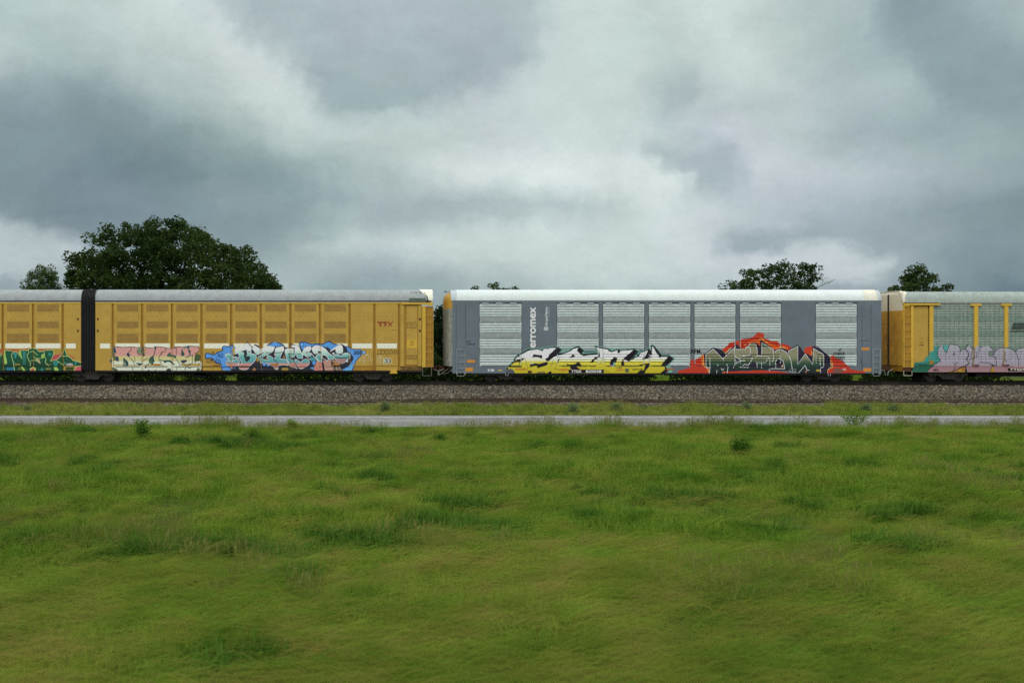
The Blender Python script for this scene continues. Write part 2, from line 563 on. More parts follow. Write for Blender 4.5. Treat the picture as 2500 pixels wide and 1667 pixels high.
class Paint:
    def __init__(self, side):
        self.side = side          # the wagon side: cuts and depth
        self.mb = MB()
        self.layer = 0

    def _emit(self, tris, col, maxx=None):
        """col: sRGB triple or list of (y, sRGB)"""
        self.layer += 1
        grad = isinstance(col, list)
        cutsy = [c[0] for c in col] if grad else []
        xb, yb, louv, depth = self.side
        polys = split_axis(tris, 0, xb)
        fin = []
        for p in polys:
            xc = sum(q[0] for q in p) / len(p)
            if louv(xc):
                fin += split_axis([p], 1, yb)
            else:
                fin.append(p)
        if grad:
            fin = split_axis(fin, 1, cutsy)
        for p in fin:
            xc = sum(q[0] for q in p) / len(p)
            vs, cs = [], []
            for q in p:
                y = depth(xc, q[1]) - 0.003 - 0.0003 * self.layer
                vs.append((PX(q[0]), y, PZ(q[1])))
                if grad:
                    c = col[0][1]
                    if q[1] >= col[-1][0]:
                        c = col[-1][1]
                    else:
                        for (ya, ca), (yb_, cb) in zip(col, col[1:]):
                            if ya <= q[1] <= yb_:
                                t = (q[1] - ya) / (yb_ - ya)
                                c = tuple(ca[i] + (cb[i] - ca[i]) * t for i in range(3))
                                break
                else:
                    c = col
                a = alb(*c, illum=PAINT_ILL)
                cs.append((a[0], a[1], a[2], 1.0))
            self.mb.add(vs, [tuple(range(len(vs)))], 0, cs)

    def poly(self, s, col, smooth=0, ymax=None):
        p = pts(s) if isinstance(s, str) else s
        if smooth:
            p = smooth_closed(p, smooth)
        v = [Vector((a, b, 0)) for a, b in p]
        tris = [[p[i] for i in t] for t in tessellate_polygon([v])]
        tris = [t for t in tris if abs((t[1][0] - t[0][0]) * (t[2][1] - t[0][1]) - (t[2][0] - t[0][0]) * (t[1][1] - t[0][1])) > 1e-5]
        if ymax:
            tris = [c for c in (clip_tri(t, 1, ymax, True) for t in tris) if len(c) >= 3]
        self._emit(tris, col)
        return p

    def stroke(self, s, w, col, closed=False, smooth=0, ymax=None):
        """one continuous line of paint w pixels wide, mitred"""
        p = pts(s) if isinstance(s, str) else list(s)
        if smooth:
            p = smooth_closed(p, smooth, closed)
        q = [p[0]]
        for a in p[1:]:
            if math.hypot(a[0] - q[-1][0], a[1] - q[-1][1]) > 0.15:
                q.append(a)
        if closed and math.hypot(q[0][0] - q[-1][0], q[0][1] - q[-1][1]) < 0.15:
            q.pop()
        p = q
        n = len(p)
        if n < 2:
            return
        L, Rr = [], []
        for i in range(n):
            a = p[i - 1] if (i > 0 or closed) else None
            b = p[(i + 1) % n] if (i < n - 1 or closed) else None
            d1 = _unit(a, p[i]) if a else None
            d2 = _unit(p[i], b) if b else None
            d1 = d1 or d2
            d2 = d2 or d1
            nx, nz = -(d1[1] + d2[1]), d1[0] + d2[0]
            ln = math.hypot(nx, nz)
            if ln < 0.3:
                nx, nz, k = -d1[1], d1[0], 1.0
            else:
                nx, nz = nx / ln, nz / ln
                k = min(1.7, 2.0 / ln)
            L.append((p[i][0] + nx * w / 2 * k, p[i][1] + nz * w / 2 * k))
            Rr.append((p[i][0] - nx * w / 2 * k, p[i][1] - nz * w / 2 * k))
        segs = range(n) if closed else range(n - 1)
        ev, od = [], []
        for c, i in enumerate(segs):
            j = (i + 1) % n
            (ev if c % 2 == 0 else od).append([L[i], L[j], Rr[j], Rr[i]])
        for grp in (ev, od):
            t = []
            for qd in grp:
                t += [[qd[0], qd[1], qd[2]], [qd[0], qd[2], qd[3]]]
            if ymax:
                t = [c for c in (clip_tri(x, 1, ymax, True) for x in t) if len(c) >= 3]
            if t:
                self._emit(t, col)
                self.layer -= 0.7
        self.layer += 0.4

    def disc(self, cx, cy, rx, ry, col, n=18):
        return self.poly([(cx + rx * math.cos(2 * math.pi * i / n), cy + ry * math.sin(2 * math.pi * i / n)) for i in range(n)], col)

    def text(self, body, box, col, bold=0.0, rot=0, shear=0.0, space=1.0):
        """lettering stretched into box=(x0,x1,y0,y1) in photograph pixels; rot=90 reads upwards"""
        cu = bpy.data.curves.new('lettering', 'FONT')
        cu.body = body
        cu.offset = bold
        cu.shear = shear
        cu.space_character = space
        ob = bpy.data.objects.new('lettering', cu)
        COL.objects.link(ob)
        dg = bpy.context.evaluated_depsgraph_get()
        me = ob.evaluated_get(dg).to_mesh()
        me.calc_loop_triangles()
        vs = [(v.co.x, v.co.y) for v in me.vertices]
        tr = [tuple(t.vertices) for t in me.loop_triangles]
        ob.evaluated_get(dg).to_mesh_clear()
        bpy.data.objects.remove(ob)
        bpy.data.curves.remove(cu)
        if rot == 90:
            vs = [(-b, a) for a, b in vs]
        xs = [v[0] for v in vs]
        ys = [v[1] for v in vs]
        x0, x1, y0, y1 = box
        fx = (x1 - x0) / (max(xs) - min(xs))
        fy = (y1 - y0) / (max(ys) - min(ys))
        q = [(x0 + (v[0] - min(xs)) * fx, y1 - (v[1] - min(ys)) * fy) for v in vs]
        tris = [[q[i] for i in t] for t in tr]
        tris = [t for t in tris if abs((t[1][0] - t[0][0]) * (t[2][1] - t[0][1]) - (t[2][0] - t[0][0]) * (t[1][1] - t[0][1])) > 1e-5]
        self._emit(tris, col)

    def rect(self, x0, x1, y0, y1, col):
        self.poly([(x0, y0), (x1, y0), (x1, y1), (x0, y1)], col)

    def frame(self, x0, x1, y0, y1, w, col):
        self.stroke([(x0, y0), (x1, y0), (x1, y1), (x0, y1)], w, col, closed=True)

    def build(self, name, parent, label=None):
        o = self.mb.build(name, paint_mat(), parent)
        if label:
            o['label'] = label
        return o


def _unit(a, b):
    dx, dy = b[0] - a[0], b[1] - a[1]
    l = math.hypot(dx, dy) or 1.0
    return (dx / l, dy / l)


PAINT_ILL = 0.85


def paint_mat():
    if 'wagon_paint' in MATS:
        return MATS['wagon_paint']
    m = bpy.data.materials.new('wagon_paint')
    m.use_nodes = True
    t = NT(m.node_tree)
    b = t.n['Principled BSDF']
    b.inputs['Roughness'].default_value = 0.6
    b.inputs['Specular IOR Level'].default_value = 0.25
    at = t.add('ShaderNodeAttribute', attribute_name='paint')
    g = t.add('ShaderNodeNewGeometry')
    n = t.noise(g.outputs['Position'], 9.0, 6, 0.7)
    f = t.maprange(n.outputs['Fac'], 0.3, 0.7, 0.82, 1.08)
    c = t.mix(1.0, at.outputs['Color'], t_comb(t, f), 'MULTIPLY')
    t.put(b.inputs['Base Color'], c)
    MATS['wagon_paint'] = m
    return m


# sides: (cuts in x, cuts in y inside louvred bays, is x in a louvred bay, depth(x, y))
Y_POSTS_A = [-285, -212.5, -140, -67, 7, 81, 153.5]
Y_POSTS_B = [275.6, 347.5, 420.3, 492.3, 564.8, 637, 709.4, 781.5, 854, 914.3, 974.5]


def yellow_side(posts):
    xb = []
    for p in posts:
        xb += [p - 3.0, p + 2.6]

    def depth(x, y):
        for p in posts:
            if p - 3.0 <= x <= p + 2.6:
                return 60.035
        if y > 893.2:
            return 60.012
        return 60.0
    return (xb, [], lambda x: False, depth)


G_BAYS = [(1170.7, 1273.4), (1360.0, 1461.6), (1472.3, 1573.2), (1584.0, 1685.7), (1695.5, 1795.7), (1806.4, 1906.8), (1991.8, 2091.8)]
G_GRV = [749.6 + 6.1 * i + 38.75 * k for k in range(4) for i in range(4)]


def groove(y, grv, up, dn, dep):
    for c in grv:
        if c - up <= y <= c:
            return dep * (y - c + up) / up
        if c < y <= c + dn:
            return dep * (1 - (y - c) / dn)
    return 0.0


def bay_side(bays, grv, up, dn, dep, ytop, ybot, rec, posts=False):
    xb = [v for b in bays for v in b]
    yb = [ytop, ybot]
    for c in grv:
        yb += [c - up, c, c + dn]
    yb = sorted(yb)

    if posts:
        yb = sorted(yb + [893.2])

    def inb(x):
        return any(a <= x <= b for a, b in bays) or (posts and x > 2268)

    def depth(x, y):
        if posts and x > 2268.6 and y < 893.2 and not any(a <= x <= b for a, b in bays):
            return 59.955
        if inb(x) and ytop - 0.01 <= y <= ybot + 0.01:
            return 60.0 + rec + groove(y, grv, up, dn, dep)
        return 60.0
    return (xb, yb, inb, depth)


GREY_SIDE = bay_side(G_BAYS, G_GRV, 2.1, 2.6, 0.065, 740.5, 892.3, 0.012)
R_BAYS = [(2278.5, 2377.5), (2387.5, 2451.5), (2461, 2525), (2534.5, 2598.5), (2608, 2672), (2681.5, 2745.5), (2755, 2819)]
R_GRV = [749.0 + 6.0 * i + 36.6 * k for k in range(4) for i in range(4)]
RIGHT_SIDE = bay_side(R_BAYS, R_GRV, 1.3, 1.9, 0.028, 741.0, 892.8, 0.03, True)
RIGHT_SIDE = ([2268.7] + RIGHT_SIDE[0],) + RIGHT_SIDE[1:]
# ---------------------------------------------------------------- materials of the train
YEL = mat('yellow_wagon_paint', alb(159, 129, 56, 0.84), 0.55, var=0.10, vscale=1.4, streak=0.22, streakcol=(0.20, 0.10, 0.02), bump=0.08)
YEL_D = mat('yellow_post_paint', alb(146, 108, 36, 0.85), 0.6, var=0.12, vscale=2.0, streak=0.5, streakcol=(0.10, 0.045, 0.012))
YEL_L = mat('yellow_new_paint', alb(180, 146, 52, 0.85), 0.5, var=0.08, vscale=2.0)
WHT = mat('white_marking', alb(216, 212, 190, 0.85), 0.6, var=0.05, vscale=6)
GAL = mat('galvanised_roof', alb(158, 163, 164, 1.08), 0.5, 0.0, var=0.12, vscale=2.2, streak=0.3, streakcol=(0.2, 0.21, 0.2))
GAL_D = mat('grey_flange', alb(112, 112, 104, 0.8), 0.6, var=0.2)
WROOF = mat('white_roof', alb(226, 234, 232, 1.24), 0.45, 0.0, var=0.05, vscale=1.5)
CREAM = mat('cream_hood', alb(196, 192, 174, 0.9), 0.5, var=0.10, vscale=1.2, streak=0.3, streakcol=(0.25, 0.2, 0.12))
GREY = mat('blue_grey_wagon_paint', alb(97, 108, 116, 1.0), 0.45, 0.0, var=0.12, vscale=0.7, streak=0.25, streakcol=(0.09, 0.10, 0.11))
LOUV = mat('galvanised_louvre', alb(174, 184, 182, 0.92), 0.45, 0.0, var=0.08, vscale=3.0, streak=0.2, streakcol=(0.3, 0.29, 0.25))  # raised above PERF's tone: the grooves' upward light is put into the colour
RLOUV = mat('weathered_green_grey_steel', alb(120, 132, 122, 0.85), 0.6, 0.0, var=0.18, vscale=4.0, streak=0.4, streakcol=(0.10, 0.12, 0.10))
RLOUV2 = mat('weathered_flat_steel', alb(100, 116, 106, 0.8), 0.65, 0.0, var=0.22, vscale=5.0, streak=0.4, streakcol=(0.08, 0.10, 0.08))
BLACK = mat('black_underframe', (0.012, 0.012, 0.012), 0.7, var=0.3)
WHEELM = mat('grimy_wheel_steel', (0.065, 0.058, 0.05), 0.55, 0.2, var=0.3)
RUBBER = mat('black_bellows_rubber', (0.014, 0.015, 0.017), 0.6, var=0.2)
SEAM = mat('dark_seam', (0.02, 0.02, 0.02), 0.8, var=0)
RUST = mat('rusty_steel', (0.09, 0.04, 0.02), 0.8, var=0.4, vscale=12)
HOSE = mat('pale_hose', (0.35, 0.36, 0.34), 0.6, var=0.1)
ORANGE = mat('orange_placard', alb(188, 124, 48, 0.9), 0.5, var=0.05)


def screen_mat(name, base, hole, sc):
    """perforated sheet: small dark holes through painted steel"""
    m = bpy.data.materials.new(name)
    m.use_nodes = True
    t = NT(m.node_tree)
    b = t.n['Principled BSDF']
    b.inputs['Roughness'].default_value = 0.7
    g = t.add('ShaderNodeNewGeometry')
    v = t.add('ShaderNodeTexVoronoi')
    v.inputs['Scale'].default_value = sc
    v.inputs['Randomness'].default_value = 0.25
    t.put(v.inputs['Vector'], t.scale(g.outputs['Position'], (1, 0, 1)))
    f = t.maprange(v.outputs['Distance'], 0.25, 0.40, 1, 0)
    n = t.noise(g.outputs['Position'], 3.0, 4)
    bb = t.ramp(n.outputs['Fac'], [(0.3, tuple(x * 0.85 for x in base)), (0.7, tuple(x * 1.12 for x in base))])
    t.put(b.inputs['Base Color'], t.mix(f, bb, tuple(hole) + (1,)))
    MATS[name] = m
    return m


PERF = screen_mat('perforated_dimmed_galvanised', alb(140, 150, 150, 0.85), (0.14, 0.135, 0.135), 22.0)  # base darkened against LOUV, same metal, to heighten the grooves' up-facing light
SCREEN = screen_mat('perforated_yellow_screen', alb(142, 109, 46, 0.84), (0.12, 0.08, 0.02), 22.0)

# roof cross-section (y, z): vertical lip, then a low arch
ZE = PZ(733.4)


def roof_profile(r=0.0, n=12, ze=None):
    ze = ZE if ze is None else ze
    m = n // 2
    q = []
    for i in range(m):
        a = math.pi / 2 * i / (m - 1)
        q.append((60.0 + 0.5 - (0.5 + r) * math.cos(a), ze + (0.70 + r) * math.sin(a)))
    return q + [(61.6, ze + 0.735 + r)] + [(123.2 - y, z) for y, z in q[::-1]]


def make_roof(px0, px1, m, parent, wave=0.088, amp=0.024, ze0=None, ze1=None, name='roof'):
    mb = MB()
    x0, x1 = PX(px0), PX(px1)
    nx = int((x1 - x0) / wave * 4)
    N = 14
    vs = []
    for i in range(nx + 1):
        x = x0 + (x1 - x0) * i / nx
        t = i / nx
        ze = ZE if ze0 is None else ze0 + (ze1 - ze0) * t
        r = amp * math.sin(2 * math.pi * (x - x0) / wave)
        vs += [(x, y, z) for y, z in roof_profile(r, N, ze)]
    k = N + 1
    fs = [(i * k + j, (i + 1) * k + j, (i + 1) * k + j + 1, i * k + j + 1) for i in range(nx) for j in range(N)]
    fs.append(tuple(range(k)))
    fs.append(tuple(range(nx * k, nx * k + k))[::-1])
    mb.add(vs, fs)
    o = mb.build(name, m, parent)
    for p in o.data.polygons:
        p.use_smooth = len(p.vertices) == 4
    return o


def shell(px0, px1, m, parent, zb=0.74, y0=60.07):
    mb = MB()
    mb.box(PX(px0), PX(px1), y0, 63.19, zb, PZ(737.5))
    return mb.build('body', m, parent)


BOGIE_MESH = {}


def make_bogie(pxc, parent):
    """two wheelsets, cast side frames with a spring nest, bolster"""
    o = PX(pxc)
    fr = MB()
    for yf in (60.42, 62.62):
        prof = [(-1.25, .62), (-1.05, .66), (-.55, .80), (.55, .80), (1.05, .66), (1.25, .62), (1.25, .42), (1.0, .36),
                (.78, .46), (.45, .30), (.38, .17), (-.38, .17), (-.45, .30), (-.78, .46), (-1.0, .36), (-1.25, .42)]
        fr.prism([(o + a, z) for a, z in prof], yf, yf + 0.16)
        for s in (-1, 1):
            fr.cyl((o + s * 0.87, 0.45), 0.10, yf - 0.05, yf, 12)
            fr.cyl((o + s * 0.13, 0.36), 0.07, yf - 0.03, yf, 10)
    fr.box(o - .22, o + .22, 60.7, 62.6, .45, .72)
    b = fr.build('bogie', WHEELM, parent)
    for s in (-1, 1):
        for yw in (60.86, 62.30):
            w = MB()
            c = (o + s * 0.87, 0.43)
            w.cyl(c, 0.42, yw - 0.02, yw + 0.09, 32)
            w.cyl(c, 0.455, yw + 0.09, yw + 0.115, 32)
            w.cyl(c, 0.43, yw - 0.021, yw - 0.0215, 32, r2=0.36)
            w.cyl(c, 0.15, yw - 0.06, yw - 0.02, 16)
            w.build('wheel', WHEELM, b)
        a = MB()
        a.cyl((o + s * 0.87, 0.43), 0.08, 60.96, 62.28, 10)
        a.build('axle', WHEELM, b)
    return b


def ladder(px0, px1, rungs, parent, m, y=59.93, py_top=None, py_bot=None, r=0.012, name='ladder'):
    mb = MB()
    for ry in rungs:
        mb.tube([(PX(px0), 60.02, PZ(ry)), (PX(px0), y, PZ(ry)), (PX(px1), y, PZ(ry)), (PX(px1), 60.02, PZ(ry))], r, 5)
    if py_top is not None:
        for x in (px0, px1):
            mb.pbox(x - 0.6, x + 0.6, py_top, py_bot, y + 0.01, y + 0.05)
    return mb.build(name, m, parent)


def yellow_bays(posts, parent, ends):
    """bays between the posts: outer sheet, four perforated screens, white marking, posts in their channels"""
    for i in range(len(posts) - 1):
        a, b = posts[i] + 2.6, posts[i + 1] - 3.0
        vent = (posts[i + 1] - posts[i]) > 65
        mb = MB()
        mb.pbox(a, b, 738, 892.8, 60.0, 60.075)
        # rivet rows
        for ry, k in ((762.6, 6), (771.8, 5), (781, 6), (845.6, 6), (870, 5)):
            for j in range(k):
                rx = a + (b - a) * (j + 0.5 + rng.uniform(-.12, .12)) / k
                mb.box(PX(rx) - .013, PX(rx) + .013, 59.994, 60.0005, PZ(ry) - .013, PZ(ry) + .013, 1)
        pn = mb.build('side_panel', [YEL, RUST], parent)
        if vent:
            for (y0, y1) in ((743, 760), (784, 800.3), (814.2, 834.8), (875.5, 886.2)):
                s = MB()
                s.pbox(posts[i] + 10, posts[i + 1] - 9.7, y0, y1, 59.9985 if y0 > 870 else 59.9955, 60.003)
                s.build('vent_screen', SCREEN, pn)
        s = MB()
        s.pbox(posts[i] + 5.8, posts[i + 1] - 5.6, 838, 849.8, 59.998, 60.004)
        s.build('white_marking', WHT, pn)
        # sill panel below
        s = MB()
        s.pbox(a + 0.6, b - 0.6, 894.0, 904, 60.012, 60.075)
        s.build('sill_panel', YEL_D if i % 3 else YEL, parent)
    for p in posts:
        mb = MB()
        mb.pbox(p - 0.4, p + 2.3, 741.5, 903.2, 60.035, 60.072)
        mb.pbox(p + 0.4, p + 1.4, 741.5, 903.2, 60.02, 60.035)
        mb.build('post', YEL_D, parent)


# ================================================================= yellow wagon with the bellows gap
def bellows(px0, px1, parent):
    mb = MB()
    prof0 = [(60.03, .80)] + [(60.03, z) for z in (2.0, 3.2, 4.4)]
    arch = roof_profile(0, 14)
    prof = prof0 + arch + [(63.17, 4.4), (63.17, 2.0), (63.17, .80)]
    n = 36
    vs = []
    K = len(prof)
    for i in range(n + 1):
        x = PX(px0) + (PX(px1) - PX(px0)) * i / n
        r = 0.035 if i % 4 in (0, 1) else -0.03
        for (y, z) in prof:
            dy = y - 61.6
            up = max(0.0, z - 5.0)
            vs.append((x + up * 0.05, 61.6 + dy * (1 + r / 1.6), z + (r if z > 5.25 else 0)))
    fs = [(i * K + j, (i + 1) * K + j, (i + 1) * K + j + 1, i * K + j + 1) for i in range(n) for j in range(K - 1)]
    mb.add(vs, fs)
    mb.build('bellows', RUBBER, parent)


def underframe(px0, px1, parent, deep=()):
    mb = MB()
    mb.box(PX(px0), PX(px1), 60.06, 63.1, PZ(908.5), PZ(904.0) + .02)
    mb.box(PX(px0), PX(px1), 61.2, 62.0, PZ(913.5), PZ(908.5) - .002)
    for a, b, yb in deep:
        mb.box(PX(a), PX(b), 60.5, 62.7, PZ(yb), PZ(908.5) - .001)
    for x in range(int(px0) + 30, int(px1) - 20, 61):
        mb.box(PX(x), PX(x + 3), 60.25, 62.9, PZ(912.5), PZ(908.5) - .0015)
    return mb.build('underframe', BLACK, parent)


def roof_flange(px0, px1, parent):
    mb = MB()
    mb.box(PX(px0), PX(px1), 60.09, 63.1, PZ(737.4), PZ(733.0))
    f = mb.build('eave_shadow_strip', SEAM, parent)  # near-black box stands in for the shadow line beneath the roof edge
    mb = MB()
    mb.box(PX(px0), PX(px1), 59.985, 60.089, PZ(737.6), PZ(735.6))
    mb.build('eave_flange', GAL_D, parent)


GRP = 'autorack wagons coupled in the freight train'
WA = thing('autorack_wagon', (PX(-100), 60, 0), 'yellow autorack wagon at the left edge, green graffiti, left of the black bellows', 'railway wagon', GRP)
shell(-600, 198, YEL_D, WA)
pa = [-575 + 72.5 * k for k in range(4)] + Y_POSTS_A
yellow_bays(pa, WA, None)
mb = MB(); mb.pbox(156.1, 197.6, 738, 903.8, 60.0, 60.075); e = mb.build('end_panel', YEL, WA)
mb = MB(); mb.pbox(161, 185, 838, 849.8, 59.998, 60.004); mb.build('white_marking', WHT, e)
for yy in (778.5, 807):
    mb = MB(); mb.pbox(188, 192.6, yy - 2.6, yy + 2.6, 59.99, 60.004); mb.build('latch', RUST, e)
mb = MB(); mb.pbox(-600, 197.6, 737.9, 741, 59.985, 60.06); mb.build('top_rail', YEL_L, WA)
roof_flange(-600, 198, WA)
make_roof(-600, 198.5, GAL, WA)
underframe(-600, 200, WA, [(-420, 120, 918)])
bellows(198.3, 232.4, WA)
make_bogie(221, WA)
make_bogie(-480, WA)

WB = thing('autorack_wagon', (PX(645), 60, 0), 'long yellow autorack wagon with pink and blue graffiti, right of the black bellows', 'railway wagon', GRP)
shell(232, 1029, YEL_D, WB)
yellow_bays(Y_POSTS_B, WB, None)
mb = MB(); mb.pbox(233, 272.6, 738, 903.8, 60.0, 60.075); e = mb.build('end_panel', YEL, WB)
mb = MB(); mb.pbox(244.6, 268.7, 838, 849.8, 59.998, 60.004); mb.build('white_marking', WHT, e)
for yy in (778.5, 807):
    mb = MB(); mb.pbox(236.4, 241, yy - 2.6, yy + 2.6, 59.99, 60.004); mb.build('latch', RUST, e)
mb = MB(); mb.pbox(233, 979, 737.9, 741, 59.985, 60.06); mb.build('top_rail', YEL_L, WB)
roof_flange(232, 1040, WB)
make_roof(232, 1043, GAL, WB)
underframe(232, 1035, WB, [(380, 560, 916), (590, 690, 918), (470, 500, 921)])
make_bogie(910.5, WB)
# right end of this wagon
mb = MB(); mb.pbox(977.2, 987, 742.8, 893.5, 59.99, 60.075); mb.build('corner_sheet', YEL, WB)
mb = MB(); mb.pbox(987, 1021, 742.8, 893, 60.06, 60.12); d = mb.build('end_door', YEL_D, WB)
mb = MB(); mb.pbox(992.5, 1019.5, 746, 890, 60.03, 60.058); d2 = mb.build('door_leaf', YEL, WB)
mb = MB(); mb.pbox(993, 1018, 828, 849.5, 60.022, 60.031); mb.build('repainted_patch', YEL_L, d2)
mb = MB(); mb.pbox(1021, 1029.3, 744, 893, 60.0, 60.12); p = mb.build('door_post', YEL, WB)
for yy in (778.5, 807):
    mb = MB(); mb.pbox(1023, 1027.5, yy - 2.6, yy + 2.6, 59.985, 60.0); mb.build('latch', RUST, p)
mb = MB(); mb.pbox(1030.6, 1039.6, 746, 895.8, 59.96, 60.12); mb.build('end_post', YEL_L, WB)
mb = MB(); mb.pbox(1039.6, 1057.5, 748, 895.8, 60.05, 60.2); mb.build('end_sheet', YEL_D, WB)
mb = MB(); mb.pbox(1029.3, 1057.5, 748, 895.8, 60.2, 63.15); mb.build('end_platform_body', YEL, WB)
ladder(1039, 1057.3, [768, 786.6, 805, 823, 841.6, 859.5, 877.7], WB, YEL, y=59.94, py_top=748, py_bot=895.5)
mb = MB()
mb.pbox(979, 1045, 738, 742.6, 59.94, 60.12); mb.pbox(1043, 1056.8, 738, 745.5, 59.95, 60.12)
mb.build('lintel_bar', YEL_L, WB)
mb = MB(); mb.pbox(980, 1030, 894.2, 904.3, 60.05, 60.3); mb.build('rusty_sill', mat('rust_streaked_sill', alb(96, 72, 34), 0.7, var=.5, vscale=9), WB)
mb = MB()
mb.pbox(999, 1039, 727.5, 737, 59.93, 60.02)
mb.build('roof_platform', mat('dull_green_grey_box', alb(76, 84, 76), 0.6, var=.3, vscale=5), WB)
mb = MB()
for x in (1004, 1015, 1027): mb.tube([(PX(x), 60.02, PZ(737)), (PX(x), 60.15, PZ(712))], .012, 5)
mb.tube([(PX(1004), 60.1, PZ(712)), (PX(1030), 60.1, PZ(712))], .012, 5)
mb.build('roof_handrail', GAL_D, WB)


def hood(pxa, pxb, m, parent, apex_px, name='end_hood', side=1):
    """folded sheet over the end doors: from the ridge down to a point at the eave"""
    mb = MB()
    N = 14
    ring = roof_profile(0.03, N)
    ring2 = roof_profile(0.03, N)
    vs = [(PX(pxb), y, z) for y, z in ring]
    inner = []
    for y, z in ring2:
        t = (z - ZE) / 0.8
        px = apex_px + (pxa - apex_px) * max(0.0, min(1.0, (t - 0.12) / 0.75))
        inner.append((PX(px), y, z + 0.004))
    K = N + 1
    vs += inner
    fs = [(j, j + 1, j + 1 + K, j + K) for j in range(N)]
    mb.add(vs, fs)
    mb.build(name, m, parent)


hood(1024, 1056.5, WHT, WB, 1047)
mb = MB(); mb.extr(roof_profile(0.012), PX(1050), PX(1057)); mb.build('end_arch', CREAM, WB)
mb = MB()
mb.tube([(PX(1026), 60.35, PZ(708)), (PX(1036), 60.12, PZ(714)), (PX(1043), 59.98, PZ(724)), (PX(1045.5), 59.97, PZ(737))], .022, 6)
mb.build('hood_edge', SEAM, WB)
mb = MB()
mb.tube([(PX(1032), 59.98, PZ(897)), (PX(1032), 59.98, PZ(916.5)), (PX(1053.5), 59.98, PZ(916.5)), (PX(1053.5), 59.98, PZ(897))], .014, 6)
mb.build('step', GAL_D, WB)
mb = MB(); mb.pbox(953.6, 968.6, 903, 908.5, 59.9, 60.3); mb.pbox(951.5, 970, 908.5, 911, 59.88, 60.3); mb.build('jacking_pad', YEL_L, WB)
mb = MB()
for x in (384, 528.5, 672, 821.5): mb.pbox(x - 8, x + 8, 887.6, 891.2, 59.975, 60.003)
mb.build('side_reflector', mat('ochre_reflector', alb(158, 104, 30), .4, var=.1), WB)


def coupler(pxa, pxb, parent):
    mb = MB()
    z = PZ(899)
    mb.box(PX(min(pxa, pxb)), PX(max(pxa, pxb)), 61.48, 61.72, z - .13, z + .13)
    x = PX(pxb)
    mb.cyl((x, z), .17, 61.42, 61.78, 10)
    mb.build('coupler', RUST, parent)
    s = 1 if pxb > pxa else -1
    mb = MB()
    x = PX(pxb - 2 * s)
    mb.tube([(x - .15 * s, 60.7, .80), (x - .05 * s, 60.65, .74), (x + .12 * s, 60.6, .70), (x + .2 * s, 60.6, .52), (x + .21 * s, 60.6, .40)], .019, 8)
    mb.build('brake_hose', HOSE, parent)


coupler(1050, 1068, WB)

# ================================================================= grey wagon with white roof
WG = thing('autorack_wagon', (PX(1630), 60, 0), 'blue grey autorack wagon with a bright white roof, louvred panels, yellow and orange graffiti', 'railway wagon', GRP)
mb = MB()
mb.box(PX(1104.6), PX(2152), 60.11, 63.15, .62, ZE)
mb.build('body', GREY, WG)


def grey_side():
    mb = MB()
    edges = [1104.6] + [v for b in G_BAYS for v in b] + [2152]
    for i in range(0, len(edges), 2):
        mb.pbox(edges[i], edges[i + 1], 740.5, 892.3, 60.0, 60.105)
    mb.pbox(1104.6, 2152, 892.3, 910.4, 60.0, 60.105)
    mb.pbox(1104.6, 2152, 732.6, 740.5, 60.0, 60.105)
    return mb.build('side_frame', GREY, WG)


gs = grey_side()


def louvre(bay, grv, up, dn, dep, rec, y0, y1, m, parent, name):
    a, b = bay
    prof = [(y0, 0.0)]
    for c in grv:
        prof += [(c - up, 0.0), (c, dep), (c + dn, 0.0)]
    prof += [(y1, 0.0)]
    mb = MB()
    # grooves fade out just short of the vertical edges
    cols = [(a, 0), (a + 1.6, 0), (a + 2.6, 1), (b - 2.6, 1), (b - 1.6, 0), (b, 0)]
    vs, fs = [], []
    n = len(prof)
    for (x, k) in cols:
        for (y, d) in prof:
            vs.append((PX(x), 60.0 + rec + d * k, PZ(y)))
    for i in range(len(cols) - 1):
        for j in range(n - 1):
            fs.append((i * n + j, i * n + j + 1, (i + 1) * n + j + 1, (i + 1) * n + j))
    # flat strips between groups: perforated, and darkened so the grooves look brighter lit
    mi = [1 if (prof[j + 1][0] - prof[j][0]) > 7 else 0 for i in range(len(cols) - 1) for j in range(n - 1)]
    mb.add(vs, fs)
    mb.m = mi
    return mb


for k, bay in enumerate(G_BAYS):
    m_ = louvre(bay, G_GRV, 2.1, 2.6, 0.065, 0.012, 740.5, 892.3, LOUV, WG, 'louvred_panel')
    nrow = (744.2, 771.6, 783.6, 810.4, 822.2, 849.2, 860.6, 889)
    for ry in nrow:
        for cx in range(3):
            xa = bay[0] + 7 + cx * (bay[1] - bay[0] - 14) / 3 + 1.5
            xb_ = bay[0] + 7 + (cx + 1) * (bay[1] - bay[0] - 14) / 3 - 1.5
            x = xa
            while x < xb_:
                for q in (0, 1):
                    m_.box(PX(x + q * 1.2) - .008, PX(x + q * 1.2) + .008, 60.008, 60.0125, PZ(ry + q * 1.6) - .009, PZ(ry + q * 1.6) + .009, 2)
                x += 2.4
    m_.build('louvred_panel', [LOUV, PERF, mat('louvre_hole', (0.03, 0.035, 0.03), .9, var=0)], WG)
    s = MB()
    a, b = bay
    s.pbox(a, b, 738.4, 740.6, 59.994, 60.004)
    for q in range(3):
        xx = a + 6 + q * (b - a) / 3
        s.pbox(xx, xx + 16, 739.2, 741.2, 59.97, 59.993, 1)
    s.pbox(a - 1.0, a, 738.4, 892.3, 59.996, 60.004)
    s.pbox(b, b + 1.0, 738.4, 892.3, 59.996, 60.004)
    s.pbox(a + 5, b - 5, 892.0, 893.4, 59.994, 60.004)
    s.build('panel_seam', [SEAM, LOUV], WG)
mb = MB()
for x in (1113.3, 1136.3, 2104, 2126.3): mb.pbox(x, x + .7, 742, 905, 59.9975, 60.003)
mb.pbox(2099, 2123, 830.5, 831.4, 59.9975, 60.003)
